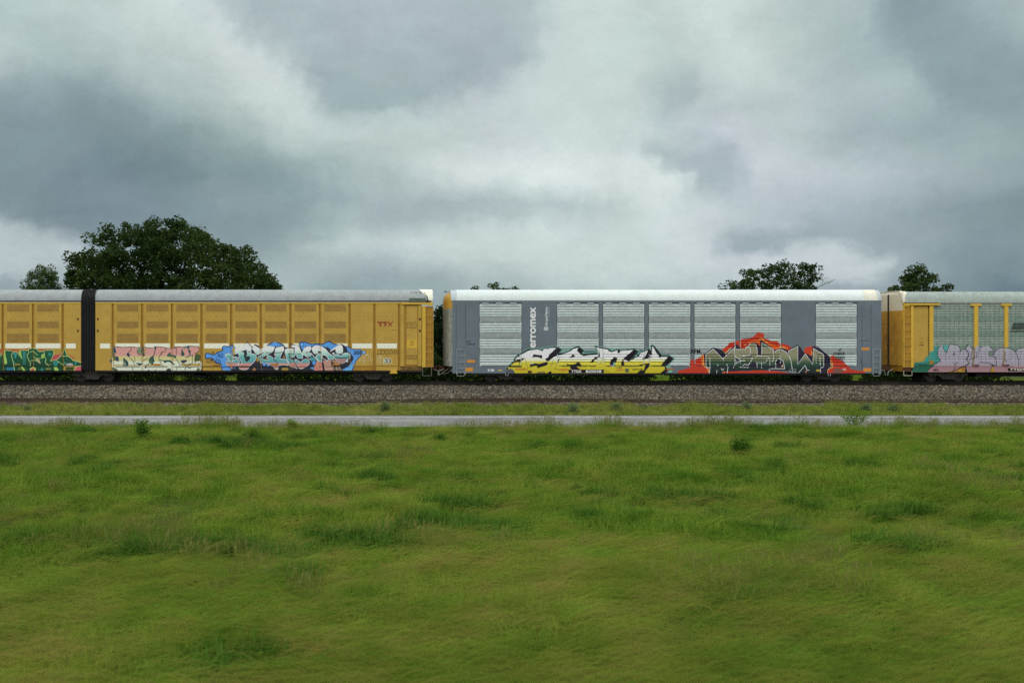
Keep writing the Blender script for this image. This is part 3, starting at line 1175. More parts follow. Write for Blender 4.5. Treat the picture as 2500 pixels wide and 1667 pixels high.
mb.prism([(PX(1162), PZ(873)), (PX(1163), PZ(873)), (PX(1158), PZ(896)), (PX(1157), PZ(896))], 59.9975, 60.003)
mb.prism([(PX(2100.5), PZ(875)), (PX(2101.5), PZ(875)), (PX(2106.5), PZ(896)), (PX(2105.5), PZ(896))], 59.9975, 60.003)
mb.build('body_seam', SEAM, WG)
make_roof(1114.5, 2111, WROOF, WG)
make_roof(2111.2, 2144, mat('cream_stained_roof', alb(214, 212, 196, 1.0), .5, var=.08), WG)
for (a, b) in ((1101, 1114.3), (2144.2, 2152)):
    mb = MB(); mb.extr(roof_profile(-0.02), PX(a), PX(b)); mb.build('end_arch', mat('pale_grey_cap', alb(176, 184, 188, 1.0), .5, var=.06), WG)
underframe(1110, 2148, WG, [(1310, 1400, 914), (1460, 1600, 920), (1640, 1900, 917)])
mb = MB(); mb.box(PX(1150), PX(2110), 60.03, 60.2, PZ(914.5), PZ(910.6)); mb.build('side_sill', BLACK, WG)
make_bogie(1236, WG)
make_bogie(2020, WG)


def bulged_door(pxc, pxt, zb, zt, m_up, m_lo, zsplit, parent, round_top):
    """a pair of end doors curved outwards; pxc corner, pxt outermost point"""
    mb = MB()
    n = 16
    d = PX(pxt) - PX(pxc)
    rows = [zb, zsplit, zsplit + .001] + [zsplit + (zt - zsplit) * k / 8 for k in range(1, 9)]
    vs = []
    for z in rows:
        s = 1.0
        if round_top and z > zt - 0.55:
            q = (z - (zt - 0.55)) / 0.55
            s = math.sqrt(max(0.02, 1 - q * q * 0.98))
        for i in range(n + 1):
            a = math.pi * i / n
            vs.append((PX(pxc) + d * (math.sin(a) ** 0.7) * s, 61.6 - 1.56 * math.cos(a) * (0.55 + 0.45 * s), z))
    K = n + 1
    fs, mi = [], []
    for r in range(len(rows) - 1):
        for i in range(n):
            fs.append((r * K + i, r * K + i + 1, (r + 1) * K + i + 1, (r + 1) * K + i))
            mi.append(1 if r == 0 else 0)
    fs.append(tuple(range((len(rows) - 1) * K, len(rows) * K)))
    mi.append(0)
    mb.add(vs, fs)
    mb.m = mi
    o = mb.build('end_door', [m_up, m_lo], parent)
    for p in o.data.polygons:
        p.use_smooth = len(p.vertices) == 4
    return o


dk = mat('dirty_grey_door', alb(110, 110, 102, .7), .6, var=.25, vscale=4, streak=.5, streakcol=(.08, .07, .05))
e = bulged_door(1105, 1087, PZ(893), PZ(711), mat('amber_cap', alb(176, 134, 50, 1.05), .5, var=.12), dk, PZ(753), WG, True)
mb = MB(); mb.pbox(1098, 1103.4, 753, 894, 60.1, 60.3); mb.build('door_track', mat('pale_track', alb(196, 206, 206), .5, var=.06), e)
mb = MB(); mb.tube([(PX(1087), 60.9, PZ(711)), (PX(1092), 60.9, PZ(708.5)), (PX(1094), 60.9, PZ(711))], .03, 6); mb.build('door_roller', SEAM, e)
e = bulged_door(2152, 2156, PZ(893), PZ(710), mat('amber_cap', (0, 0, 0)), mat('amber_cap', (0, 0, 0)), PZ(753), WG, True)
for xa, xb_ in ((1115, 1135.5), (2130.5, 2147.5)):
    ladder(xa, xb_, [852.5, 868, 883.5, 898.5], WG, GAL, y=59.93, py_top=852, py_bot=914, r=.011)
    mb = MB()
    mb.tube([(PX(xa + 1), 59.98, PZ(908)), (PX(xa + 1), 59.96, PZ(917)), (PX(xb_ - 2), 59.96, PZ(917)), (PX(xb_ - 2), 59.98, PZ(908))], .015, 6)
    mb.build('step', GAL, WG)
mb = MB()
for a, b, c, d in ((1139.8, 1160, 878, 884.3), (1136, 1154.6, 897, 906), (2103.8, 2122, 848, 854.3), (2108, 2127, 898, 906.5)): mb.pbox(a, b, c, d, 59.995, 60.003)
mb.build('reflector_placard', ORANGE, WG)
coupler(1105, 1077, WG)
coupler(2150, 2168, WG)
mb = MB()
mb.tube([(PX(1100), 60.1, PZ(902)), (PX(1112), 60.1, PZ(902)), (PX(1112), 60.1, PZ(905)), (PX(1101), 60.1, PZ(905))], .014, 6)
mb.tube([(PX(1098), 60.4, PZ(898)), (PX(1088), 60.5, PZ(906)), (PX(1079), 60.6, PZ(911))], .015, 6)
mb.tube([(PX(1104), 60.3, PZ(903)), (PX(1093), 60.4, PZ(911)), (PX(1084), 60.5, PZ(911)), (PX(1074), 60.5, PZ(915))], .013, 6)
mb.build('uncoupling_lever', GAL_D, WG)
mb = MB()
for x in (1237.5, 2024): mb.tube([(PX(x - 3), 59.98, PZ(910)), (PX(x - 3), 59.95, PZ(916)), (PX(x + 3), 59.95, PZ(916)), (PX(x + 3), 59.98, PZ(910))], .018, 6)
mb.build('tie_down_ring', GAL, WG)

# ================================================================= right-hand wagon, weathered
WR = thing('autorack_wagon', (PX(2500), 60, 0), 'weathered autorack wagon at the right edge with a cream hooded yellow end and lilac graffiti', 'railway wagon', GRP)
mb = MB()
mb.box(PX(2205), PX(2900), 60.125, 63.1, .66, PZ(741))
mb.build('body', YEL_D, WR)
z0 = PZ(738)
dR = bulged_door(2205.5, 2203.5, PZ(892), PZ(712), CREAM, mat('shaded_yellow_door', alb(158, 122, 46, .75), .6, var=.18, vscale=2, streak=.6, streakcol=(.08, .045, .012)), PZ(757), WR, False)
mb = MB(); mb.box(PX(2202.4), PX(2203.8), 61.55, 61.69, PZ(892), PZ(716)); mb.build('door_seam', SEAM, dR)
mb = MB(); mb.extr(roof_profile(0.0, 12, ZE - .06), PX(2204), PX(2211)); mb.build('end_arch', CREAM, WR)
make_roof(2211, 2900, mat('weathered_roof', alb(142, 152, 146, .95), .6, var=.15, vscale=3, streak=.5, streakcol=(.08, .1, .08)), WR, wave=0.17, amp=0.02, ze0=PZ(738.2), ze1=PZ(738.2))
mb = MB()
N = 14
ra = roof_profile(0.035, N, PZ(738.2))
vs, fs = [], []
for y, z in ra: vs.append((PX(2203), y, z))
for y, z in ra:
    t = (z - ra[0][1]) / .8
    vs.append((PX(2208 + 12 * max(0, min(1, (t - .35) / .5))), y, z + .004))
K = N + 1
mb.add(vs, [(j, j + 1, j + 1 + K, j + K) for j in range(N)])
mb.build('end_hood', CREAM, WR)
mb = MB()
mb.pbox(2205, 2293, 740, 744.6, 59.9, 60.12); mb.pbox(2206.5, 2219, 744.6, 748, 59.93, 60.12)
for a, b in ((2369, 2395), (2444, 2469), (2517.5, 2542), (2591, 2616), (2664.5, 2689), (2738, 2763)): mb.pbox(a, b, 741.2, 746.4, 59.94, 60.12)
mb.build('gusset_plate', YEL_L, WR)
mb = MB()
for a, b in ((2268.8, 2278), (2377.7, 2387.3), (2451.7, 2460.8), (2525.2, 2534.3), (2598.7, 2607.8), (2672.2, 2681.3), (2745.7, 2754.8)): mb.pbox(a, b, 744, 893, 59.955, 60.12)
mb.build('post', YEL_L, WR)
mb = MB(); mb.pbox(2205.3, 2223, 746, 896, 59.99, 60.12); mb.build('corner_sheet', YEL_D, WR)
mb = MB(); mb.pbox(2223, 2229.3, 746, 896.5, 59.94, 60.12); mb.build('end_post', YEL_L, WR)
mb = MB(); mb.pbox(2229.3, 2266.5, 747, 893, 60.03, 60.12); mb.build('door_leaf', YEL, WR)
mb = MB(); mb.pbox(2266.5, 2268.8, 747, 893, 60.09, 60.12); mb.build('door_seam', SEAM, WR)
mb = MB(); mb.pbox(2205, 2206.6, 745, 896.5, 59.93, 60.05); mb.build('corner_edge', YEL_L, WR)
ladder(2207, 2224, [769.3, 787.7, 805.9, 823.8, 842, 860, 878.2], WR, YEL, y=59.93)
for k, bay in enumerate(R_BAYS):
    m_ = louvre(bay, R_GRV, 1.3, 1.9, 0.028, 0.03, 741, 892.8, RLOUV, WR, 'ribbed_panel')
    x = bay[0] + 8.2
    while x < bay[1] - 2:
        m_.box(PX(x), PX(x) + .006, 60.022, 60.031, PZ(892), PZ(742), 2)
        x += 11
    m_.build('ribbed_panel', [RLOUV, RLOUV2, mat('mesh_wire', (0.09, 0.11, 0.10), .8, var=0)], WR)
mb = MB(); mb.pbox(2293, 2900, 738.5, 740.8, 60.0, 60.12); mb.build('eave_flange', GAL_D, WR)
mb = MB(); mb.pbox(2229.3, 2900, 893.8, 907.8, 60.0, 60.12); mb.build('sill', mat('dusty_mauve_sill', alb(126, 98, 60), .6, var=.2), WR)
mb = MB(); mb.pbox(2206, 2226, 897, 906.5, 60.03, 60.3); mb.build('rusty_sill', RUST, WR)
mb = MB(); mb.tube([(PX(2206), 59.98, PZ(905)), (PX(2206), 59.98, PZ(916.3)), (PX(2226), 59.98, PZ(916.3)), (PX(2226), 59.98, PZ(905))], .016, 6); mb.build('step', CREAM, WR)
underframe(2228, 2900, WR, [(2395, 2760, 919)])
make_bogie(2325, WR)
make_bogie(2810, WR)
coupler(2206, 2186, WR)
# ---------------------------------------------------------------- graffiti and lettering
DKL = (38, 38, 46)


def fill_outline(P, s, col, oc, w=1.1, smooth=0, ymax=None):
    p = P.poly(s, col, smooth, ymax)
    P.stroke(p, w, oc, closed=True, ymax=ymax)


# ---- green letters, leftmost wagon
P = Paint(yellow_side(Y_POSTS_A)); YM = 903.8
P.poly('A -300,300 -100,240 0,240 90,235 330,240 520,250 700,228 770,205 850,215 1000,240 1450,240 1470,300 0,420 -300,420', (160, 92, 58))
P.poly('A 1380,560 1450,440 1540,385 1640,400 1690,330 1700,420 1600,500 1500,560', (166, 70, 78), 1)
P.poly('A 1860,400 1950,420 2060,500 2000,520 1850,450', (160, 95, 60))
P.poly('A -900,420 -500,300 0,375 60,395 110,420 125,280 345,295 350,340 440,312 500,372 555,270 770,275 790,240 900,213 1000,236 1070,310 1200,305 1215,272 1462,268 1462,400 1380,565 1480,545 1560,556 1620,490 1690,430 1760,215 1832,425 1940,480 2010,550 2222,635 2218,700 2075,720 2032,829 -900,829', [(850, (28, 82, 56)), (880, (24, 74, 50)), (890, (22, 62, 42)), (903, (26, 74, 48))])
for s in ('A 120,275 145,280 150,400 190,560 190,640 150,660 120,640 105,400', 'A 540,265 570,285 600,500 510,345', 'A 520,580 700,829 620,829 560,690',
          'A 940,430 980,490 1130,490 1130,400 1180,370 1225,380 1220,470 1140,500 980,512 930,460', 'A 1460,730 1560,735 1610,829 1500,829'):
    P.poly(s, (148, 180, 88))
P.poly('A 830,722 960,718 978,829 822,829', (184, 186, 104))
P.poly('A 850,775 940,775 930,829 850,829', (190, 92, 90))
P.poly('A 985,508 1070,512 1110,640 1040,600 990,560', (172, 142, 112))
P.poly('A 350,350 440,332 470,390 430,500 400,500 390,420', (48, 128, 130), 1)
for y0, y1 in ((320, 352), (382, 408), (440, 466), (492, 512), (545, 562), (598, 612), (646, 658)):
    P.poly('A 615,%d 708,%d 705,%d 622,%d' % (y0, y0 - 4, y1, y1 + 3), (62, 136, 132))
for s in ('A 1330,320 1440,385 1360,440 1320,400', 'A 1440,605 1500,570 1620,565 1560,700 1460,710', 'A 1100,829 1140,740 1205,829', 'A 2030,580 2110,600 2080,680 2045,690', 'A 370,580 410,590 400,640 372,640'):
    P.poly(s, (46, 122, 116))
P.poly('A 170,745 400,745 400,818 170,818', (42, 108, 136))
P.rect(35.7, 48.7, 887.2, 891.2, (132, 116, 46)); P.rect(110.7, 126.8, 887.2, 891.2, (76, 88, 42))
P.rect(45, 52, 896.5, 901.5, (110, 100, 48))
P.poly('A 1240,760 1390,755 1385,800 1250,805', (120, 120, 52))
P.poly('A 1790,735 2030,735 2010,822 1790,822', (52, 70, 40))
P.poly('A 2045,815 2065,742 2215,705 2215,829 2040,829', (186, 84, 96))
for s in ('A 130,270 340,295', 'A 350,345 308,400 360,590 400,829', 'A 350,340 440,310 500,370 605,505', 'A 560,275 770,275 790,240 900,212 1000,235 1070,310 1200,300 1225,380',
          'A 740,390 760,480 840,640 820,700', 'A 780,280 785,360 740,390', 'A 840,560 960,545 1050,580 1110,640', 'A 1215,280 1460,265 1465,400 1380,570 1480,545 1540,545',
          'A 1240,470 1260,540 1235,600 1340,700', 'A 1540,540 1620,470 1690,400 1760,215 1832,420', 'A 1690,440 1750,435 1860,440 1950,490 2012,570', 'A 1560,560 1750,690',
          'A 2000,540 2218,612', 'A 2215,690 2075,722 2034,829', 'A -300,350 0,350 50,400 0,450', 'A 820,320 900,300 960,340 1030,410'):
    P.stroke(s, 1.25, (168, 198, 126))
P.stroke('A 1740,610 1780,600 1795,640 1760,670', 1.0, (120, 180, 140), smooth=1)
P.text('AMEN', (162, 178, 886.2, 892), (214, 216, 205), bold=0.02)
P.stroke('A -900,715 150,715 1640,715 2040,715', 0.9, (10, 22, 14))
P.build('graffiti', WA, 'green lettering outlined in pale lime with a small white word at its right end')

# ---- pink, yellow and white letters
P = Paint(yellow_side(Y_POSTS_B))
PG = [(864, (192, 140, 132)), (868.5, (192, 150, 130)), (870, (188, 180, 124)), (879, (184, 180, 130)), (884, (200, 206, 184)), (904, (198, 204, 186))]
P.poly('B 130,800 205,790 225,1240 150,1200', (40, 74, 92))
P.poly('B 210,270 340,265 680,290 1030,272 1340,300 1540,290 1950,310 2080,250 2440,300 C 500,325 640,330 760,262 1090,262 1110,330 1290,340 1290,230 1770,255 1790,290 1780,460 1650,530 1620,830 1860,850 1895,900 1885,1110 1840,1243 B 205,1243 225,830', PG)
DT = (42, 66, 70)
for s, c in (('B 215,235 340,240 340,640 400,680 500,670 510,900 450,850 235,820', (88, 98, 68)), ('B 255,250 335,240 418,520 380,530 300,490', (40, 64, 88)),
             ('B 340,668 500,660 512,885 400,840 400,700', (42, 62, 80)), ('B 905,485 925,560 1000,598 940,610 960,720 830,625 815,560', (44, 60, 84)),
             ('B 680,690 880,870 908,940 880,1080 800,1112 700,1100 640,1015 700,1005 690,760', (38, 70, 76)), ('B 715,860 790,910 815,1000 790,1085 700,1080 650,1015 725,1005', (124, 132, 96)),
             ('B 1345,300 1262,380 1270,500 1400,590 1430,450 1410,300', (104, 128, 98)), ('B 1425,240 1540,250 1530,560 1610,580 1560,620 1520,680 1440,625', (44, 70, 66)),
             ('B 1545,330 1610,330 1600,560 1545,540', (160, 128, 56)), ('B 1180,900 1300,935 1510,940 1350,1055', (44, 72, 80)),
             ('B 1920,250 2080,250 2040,320 1960,620 1940,640 1940,780 1998,868 1930,880 1940,990 1850,1010 1740,900 1735,760 1860,650 1935,620 1990,320', (48, 72, 72)),
             ('B 1760,800 1850,740 1880,880 1930,900 1925,980 1860,1005 1760,920', (70, 92, 62)), ('B 2300,430 2290,540 2175,655 2240,510', (60, 74, 66)),
             ('C 510,510 640,520 640,602 840,610 840,775 740,690 410,655 520,570', (66, 88, 72)), ('C 150,780 330,830 600,805 700,900 815,1012 700,1000 610,905 500,870 340,945 340,850 185,835', (44, 74, 78)),
             ('C 1085,260 1105,430 1192,560 1180,620 1120,652 1050,635 1040,540 1080,300', (46, 74, 70)), ('C 1105,330 1115,250 1200,235 1290,240 1290,340', (120, 118, 108)),
             ('C 1280,220 1380,225 1375,370 1285,340', (40, 76, 96)), ('C 1310,400 1370,370 1445,430 1420,640 1300,700 1170,718 1390,620 1390,540', (48, 72, 72)),
             ('C 1000,818 1340,800 1160,962', (56, 52, 62)), ('C 1620,570 1830,560 1830,850 1640,850 1630,960 1600,850', (66, 80, 52)),
             ('C 400,1243 500,1150 560,1150 640,1200 640,1243', (52, 66, 58)), ('C 1650,1243 1700,1160 1775,1110 1835,1243', (96, 102, 72)), ('B 1560,1060 1640,1080 1640,1130 1570,1160', (40, 50, 48)),
             ('B 200,1110 340,1120 520,1243 200,1243', (90, 96, 70)), ('B 1690,1243 1730,1190 1780,1243', (30, 36, 40)), ('B 1990,1243 2030,1180 2050,1243', (30, 36, 40))):
    P.poly(s, c, 1)
P.rect(376.5, 392, 887.8, 891.2, (150, 98, 34))
for s in ('B 340,252 680,290 1030,270 1340,300 1400,290', 'B 1030,280 990,430 900,480', 'B 960,720 1100,860 1135,960 1130,1080', 'B 1150,680 1170,900', 'B 1440,870 1540,810 1700,740', 'B 1540,280 1700,308 1940,310',
          'B 2080,250 2440,300 2430,440 2320,490', 'C 420,300 500,325 640,330 850,310 840,600', 'C 280,440 120,720 200,900 300,1080', 'C 840,770 1010,980 970,1080', 'C 1010,840 1250,1070 1200,1240',
          'C 760,262 1090,262', 'C 1380,232 1760,255 1785,300 1778,460 1640,530', 'C 1430,650 1520,590 1510,930 1400,965 1310,1030 1320,1110 1400,1150 1450,1110', 'C 1640,500 1600,800 1630,950',
          'C 1830,860 1900,900 1880,1110', 'B 1740,900 1740,960 1600,1060', 'C 870,1085 870,1240', 'B 1040,1090 1100,1240', 'B 350,1092 1380,1092', 'B 1600,1092 2500,1092', 'C 770,1088 1800,1088', 'B 1270,380 1262,470 1300,560 1430,595'):
    P.stroke(s, 1.15, (46, 48, 48), ymax=YM)
P.rect(484.6, 486.4, 884, 887, (30, 34, 34))
P.build('graffiti', WB, 'pink, cream and white lettering with thin dark outlines')

# ---- blue cloud with teal and pink letters
P = Paint(yellow_side(Y_POSTS_B))
BL, BD = (84, 142, 204), (26, 44, 92)
aura = ('D 190,640 290,612 400,640 530,700 620,625 760,550 930,520 885,430 885,370 950,322 1060,335 1150,360 1240,290 1290,285 1370,350 1400,480 1500,1325 880,1325 '
        '850,1180 830,1040 720,1055 640,1030 560,900 440,815 300,815 220,840 190,780')
p = P.poly(aura, BL, 1, YM)
P.stroke('D 880,1325 850,1180 830,1040 720,1055 640,1030 560,900 440,815 300,815 220,840 185,780 185,640 290,612 400,640 530,700 620,625 760,550 930,520 885,430 885,370 950,322 1060,335 1150,360 1240,290 1290,285 1370,345', 2.3, BD, smooth=1, ymax=YM)
p = P.poly('E 720,275 860,220 930,170 1000,75 1060,90 1130,175 1360,270 1200,340 1050,370 860,330', BL)
P.stroke('E 720,275 860,220 930,170 1000,75 1060,90 1130,175 1240,210 1375,275', 2.4, BD, smooth=1)
pr = ('F 20,200 70,160 280,160 450,230 560,250 700,218 830,240 1000,250 1130,150 1250,128 1400,235 1560,250 1900,330 2050,365 2180,440 2330,480 2520,445 2571,540 2541,720 2436,800 2316,960 2271,1155 2181,1325 '
      '1800,1325 1500,800 400,800 150,480 40,330')
P.poly(pr, BL, 0, YM)
P.stroke('F 90,400 20,300 20,200 70,160 280,160 450,230 560,250 700,218 830,240 1000,250 1130,150 1250,128 1400,235 1560,250', 2.3, BD, smooth=1)
P.stroke('F 1900,330 2050,365 2180,440 2330,480 2520,445 2571,540 2541,720 2436,800 2316,960 2271,1155 2181,1325', 1.6, BD, smooth=1, ymax=YM)
P.poly('F 280,1325 420,1240 600,1120 600,1325', BL, 0, YM)
P.disc(887.9, 859.8, 5.0, 5.0, BD); P.disc(887.9, 859.8, 3.9, 3.9, (120, 160, 220))
P.disc(737.2, 840.5, 5.3, 5.6, (40, 84, 160)); P.disc(737.0, 840.3, 3.8, 4.2, (104, 160, 222))
P.poly('E 540,1180 560,1040 740,1030 870,1150 940,1325 500,1325', BL, 0, YM)
# dark backing of the letters
P.poly('D 985,660 1010,620 1070,598 1240,640 1390,700 1385,380 1500,370 1650,330 1800,260 1890,170 1930,115 1960,180 2110,360 2170,320 2230,240 2360,300 2440,405 2520,415 2620,370 2740,278 '
       '2900,330 3070,350 3250,320 3390,270 3450,330 3490,380 3720,400 3625,235 3700,222 4015,300 4100,400 4206,490 4292,335 4572,325 4700,285 4862,275 5032,350 5232,380 5340,480 5450,410 5632,270 5772,232 '
       '5882,290 5992,400 6030,560 6162,640 6270,780 6250,900 6100,1100 5882,1250 5700,1325 1250,1325 1210,1230 1030,1090 1000,980 1110,905 1010,760', (42, 42, 52), 0, YM)
GR = [(846, (214, 218, 206)), (853, (206, 216, 204)), (861, (158, 194, 182)), (870, (96, 158, 156)), (884, (88, 146, 152)), (887.5, (186, 128, 120)), (896, (188, 130, 118)), (903, (170, 128, 112))]
WO = (214, 222, 218)
for s in ('D 1000,680 1030,640 1110,620 1230,650 1310,710 1330,830 1330,900 1290,960 1210,930 1140,900 1080,820 1010,720',
          'D 1030,980 1080,930 1180,930 1290,1030 1320,930 1400,870 1500,860 1580,900 1590,980 1540,1070 1450,1150 1330,1170 1290,1250 1220,1200 1130,1150 1040,1070',
          'D 1400,395 1600,360 1800,275 1930,190 1960,250 2080,370 2070,470 2060,540 2070,600 2030,640 2150,635 2230,660 2290,750 2270,850 2200,960 2040,1110 1980,1170 1950,1240 1880,1290 1620,1290 1560,1180 1520,1110 1570,1050 1680,1060 1670,1010 1620,830 1480,830 1330,790 1380,750 1560,790 1580,740 1540,600 1420,660 1410,600',
          'E 90,430 130,370 200,290 300,370 400,410 405,660 280,680 230,600 160,500',
          'E 430,425 500,430 620,370 720,305 860,340 1010,355 1000,420 960,520 870,600 640,700 560,760 500,850 620,880 800,900 780,880 670,720 860,710 1150,1060 1155,1120 1160,1280 1060,1290 990,1180 880,1120 740,1040 480,1030 430,1010 420,900 300,800 400,730 520,660 600,580 620,500 520,600 440,635 425,600',
          'E 1055,390 1200,370 1370,320 1400,420 1400,480 1290,650 1220,850 1300,850 1500,870 1560,960 1590,1130 1450,1090 1300,1090 1210,1130 1160,1050 970,840 1080,760 1170,680 1050,710 1010,700 1040,560',
          'E 1450,430 1800,420 1800,560 1860,620 1860,690 1800,780 1640,790 1700,860 1850,950 1970,1270 1860,1200 1640,1180 1600,1000 1500,850 1480,700 1440,600',
          'E 1700,285 2000,300 2080,520 2200,830 2040,820 1960,820 1900,640 1840,560 1850,380 1750,385 1715,340',
          'D 3840,860 3940,870 4090,1000 4220,870 4330,850 4430,890 4460,980 4430,1080 4370,1140 4110,1275 3990,1180 3880,960',
          'F 260,350 530,340 430,560 300,555 330,510 230,640 450,590 510,700 450,740 360,740 180,680 120,660 110,620',
          'F 520,430 570,350 700,300 850,310 960,360 1100,450 1200,600 1390,730 1440,860 1320,870 1220,870 1200,800 1150,720 1040,660 930,690 915,790 950,980 850,970 700,800 700,730 760,660 850,620 1010,600 800,500 760,520 790,620 620,640 560,540',
          'F 1240,560 1400,430 1530,350 1600,290 1740,272 1790,350 1800,630 1520,620 1510,415 1350,510',
          'F 1420,740 1450,680 1550,650 1650,690 1720,745 1800,640 1900,600 2020,610 2110,700 2100,780 1990,880 1770,1070 1500,870'):
    fill_outline(P, s, GR, WO, 1.05, 1, YM)
for s in ('D 1900,460 1780,500 1600,560 1750,550 1790,620 1770,740 1790,800 1860,750 1890,700 1900,640 1880,520', 'D 1910,540 2050,530 2040,560 1930,570', 'D 1800,790 1900,740 2010,740 2030,800 1980,900 1870,980 1820,880',
          'D 1420,670 1500,680 1570,770 1500,780 1410,720', 'E 500,820 560,760 650,720 780,900 700,870 600,840'):
    P.poly(s, DKL, 1)
P.poly('E 620,830 690,800 740,860', (168, 136, 70)); P.disc(629.3, 877.5, 3.4, 5.4, (150, 118, 44)); P.poly('D 1300,350 1390,400 1400,700 1320,700', (168, 138, 52), 1)
P.poly('E 1360,800 1400,690 1440,820', (160, 134, 80)); P.rect(661, 678.5, 888, 891.4, (126, 94, 36)); P.rect(688, 704, 897, 903.6, (146, 122, 56)); P.poly('E 100,1325 160,1200 230,1230 240,1325', (150, 104, 60), 0, YM)
P.stroke('E 1040,600 1200,590 1340,565', 1.3, DKL); P.stroke('E 640,590 860,590', 1.2, DKL); P.stroke('E 1920,650 2090,640', 1.3, DKL); P.stroke('E 1570,630 1830,655 1800,560 1830,390 1760,400', 1.2, DKL)
P.stroke('E 1600,620 1620,780 1800,900 1900,1060 1990,1325', 1.6, DKL, ymax=YM); P.stroke('E 960,830 1160,1060', 1.6, DKL)
P.disc(645, 889.3, 3.6, 4.2, (40, 90, 170)); P.disc(645, 889.3, 2.7, 3.2, (104, 158, 214)); P.disc(654.3, 891.4, 3.6, 4.0, (40, 90, 170)); P.disc(654.3, 891.4, 2.7, 3.1, (104, 158, 214))
P.poly('F 450,760 640,790 720,950 680,1100 560,1100 500,900', (66, 138, 148)); P.disc(766.3, 885, 4.8, 6.6, BD); P.disc(766.3, 885, 3.4, 5.2, (84, 146, 208))
P.poly('F 620,1170 720,940 830,955 850,990 930,990 975,1325 615,1325', (188, 124, 110), 0, YM)
P.poly('F 960,950 1100,900 1320,900 1320,1150 1420,1165 1420,1325 1060,1325 1010,1080', (170, 130, 116), 0, YM)
P.poly('F 1330,925 1450,890 1500,880 1740,1065 1650,1065 1460,1045', (158, 118, 98)); P.poly('F 1350,1050 1630,1050 1640,1110 1350,1130', (122, 92, 36))
P.stroke('F 130,680 220,690 500,900', 1.2, WO); P.stroke('F 450,580 820,970', 1.4, WO); P.stroke('F 1130,570 1390,735', 1.2, WO); P.stroke('F 970,970 1010,1080 1040,1325', 1.8, DKL, ymax=YM)
P.stroke('F 1060,1240 1140,1260 1230,1230 1290,1190', 1.0, (200, 176, 160)); P.stroke('F 1000,1165 1420,1165', .8, (200, 176, 160))
P.poly('F 1480,830 1980,830 1880,960 1770,1060 1640,970', (152, 120, 118)); P.stroke('F 1460,760 1560,795 1720,805 1990,795 2070,760', 1.7, DKL)
P.poly('F 935,700 1030,678 1140,730 1200,820 1195,920 1120,915 960,830', DKL, 1); P.stroke('F 935,700 1030,678 1140,730 1200,820 1195,930 1120,915 960,830', 1.2, WO, closed=True, smooth=1)
P.disc(796, 873.5, 2.2, 2.6, (86, 84, 84)); P.poly('F 1350,595 1480,600 1410,690', (200, 204, 214))
P.poly('F 1990,860 2010,980 1920,970', (226, 230, 228)); P.poly('F 1450,1180 1700,1180 1740,1325 1440,1325', (112, 98, 84), 1, YM)
P.stroke('F 1540,1160 1560,1325', 1.2, (176, 160, 140), ymax=YM); P.stroke('F 1650,1160 1700,1290', 1.2, (176, 160, 140))
P.poly('F 1850,1325 1960,1250 2100,1100 2190,1120 2170,1325', (96, 164, 212), 0, YM)
P.stroke('D 0,1172 0,1172 900,1172 5900,1172 6150,1172', .8, (20, 20, 30))
P.text('2020', (863, 882, 856, 864.5), (34, 44, 70), bold=0.02, shear=.2)
for s in ('D 680,600 720,640 700,740 760,760 790,700 720,690', 'D 760,640 800,760 880,740 840,640 790,650', 'D 880,590 880,660 940,640', 'D 830,790 890,780 900,720', 'D 640,780 640,860', 'D 640,870 620,960 700,1010 790,1010 820,930 760,870 640,870', 'D 680,960 760,960 720,900'):
    P.stroke(s, .9, (30, 52, 100))
P.disc(520, 859.8, 2.2, 2.2, (60, 36, 70)); P.disc(517, 877.5, 2.4, 1.6, (56, 40, 40))
P.build('graffiti', WB, 'blue cloud with teal, white and pink lettering in dark outlines, dated 2020')

# ---- lettering on the yellow wagon
P = Paint(yellow_side(Y_POSTS_B))
RED = (132, 62, 38)
P.poly('P 920.6,784.6 945.2,784.6 946.6,788.4 921.6,788.4', RED)
P.rect(926.2, 931.2, 788.4, 795.8, RED)
P.stroke('P 947.6,784.6 956.8,795.8', 3.0, RED); P.stroke('P 959.5,784.6 953.6,790', 2.4, RED); P.stroke('P 951.5,791.4 946.8,795.8', 2.4, RED)
P.rect(938.0, 943.0, 788.4, 795.8, RED)
P.text('TTX 1996', (957, 967.5, 803.5, 806.5), (96, 72, 40))
P.build('operator_lettering', WB, 'dark red TTX lettering')
P = Paint(yellow_side(Y_POSTS_B))
P.text('LOCKDOWN', (920, 973, 852.5, 865), (64, 46, 22), bold=-0.004, shear=.35)
SC = (196, 190, 164)
for s in ('G 300,850 330,760 350,850 380,740 400,860 440,720 450,850 480,700 500,800 540,720 560,850 590,730 620,860', 'G 260,890 660,890', 'G 470,700 560,720 470,760', 'G 770,780 800,760 790,880 860,760 900,800 850,860 780,900 860,930 940,950 820,960',
          'G 860,750 900,900 940,760', 'G 400,930 470,930', 'G 400,965 480,965'):
    P.stroke(s, .8, SC)
P.build('scribbled_tags', WB, 'thin dark and pale handwritten tags')
P = Paint(yellow_side(Y_POSTS_B))
P.rect(935.6, 955, 873.8, 886.8, (206, 206, 178)); P.rect(936.8, 944, 875, 885.7, (20, 26, 24)); P.rect(945.2, 953.9, 875, 885.7, (20, 26, 24))
P.text('R', (938, 943, 876.5, 884.5), (206, 206, 178), bold=.03); P.text('E', (947, 952, 876.5, 883), (206, 206, 178), bold=.03); P.rect(946.5, 952.5, 884, 884.7, (160, 160, 140))
P.build('small_plate', WB, 'small black plate with a white rim')
P = Paint(((), [], lambda x: False, lambda x, y: 60.02))
DK = (86, 66, 30)
P.frame(994, 1016, 786.5, 799.5, .8, DK)
for yy in (789.5, 792.5): P.text('MAX HEIGHT 19', (996, 1013, yy, yy + 1.8), DK)
P.text('KEEP OFF', (999, 1011, 795.4, 797.2), DK)
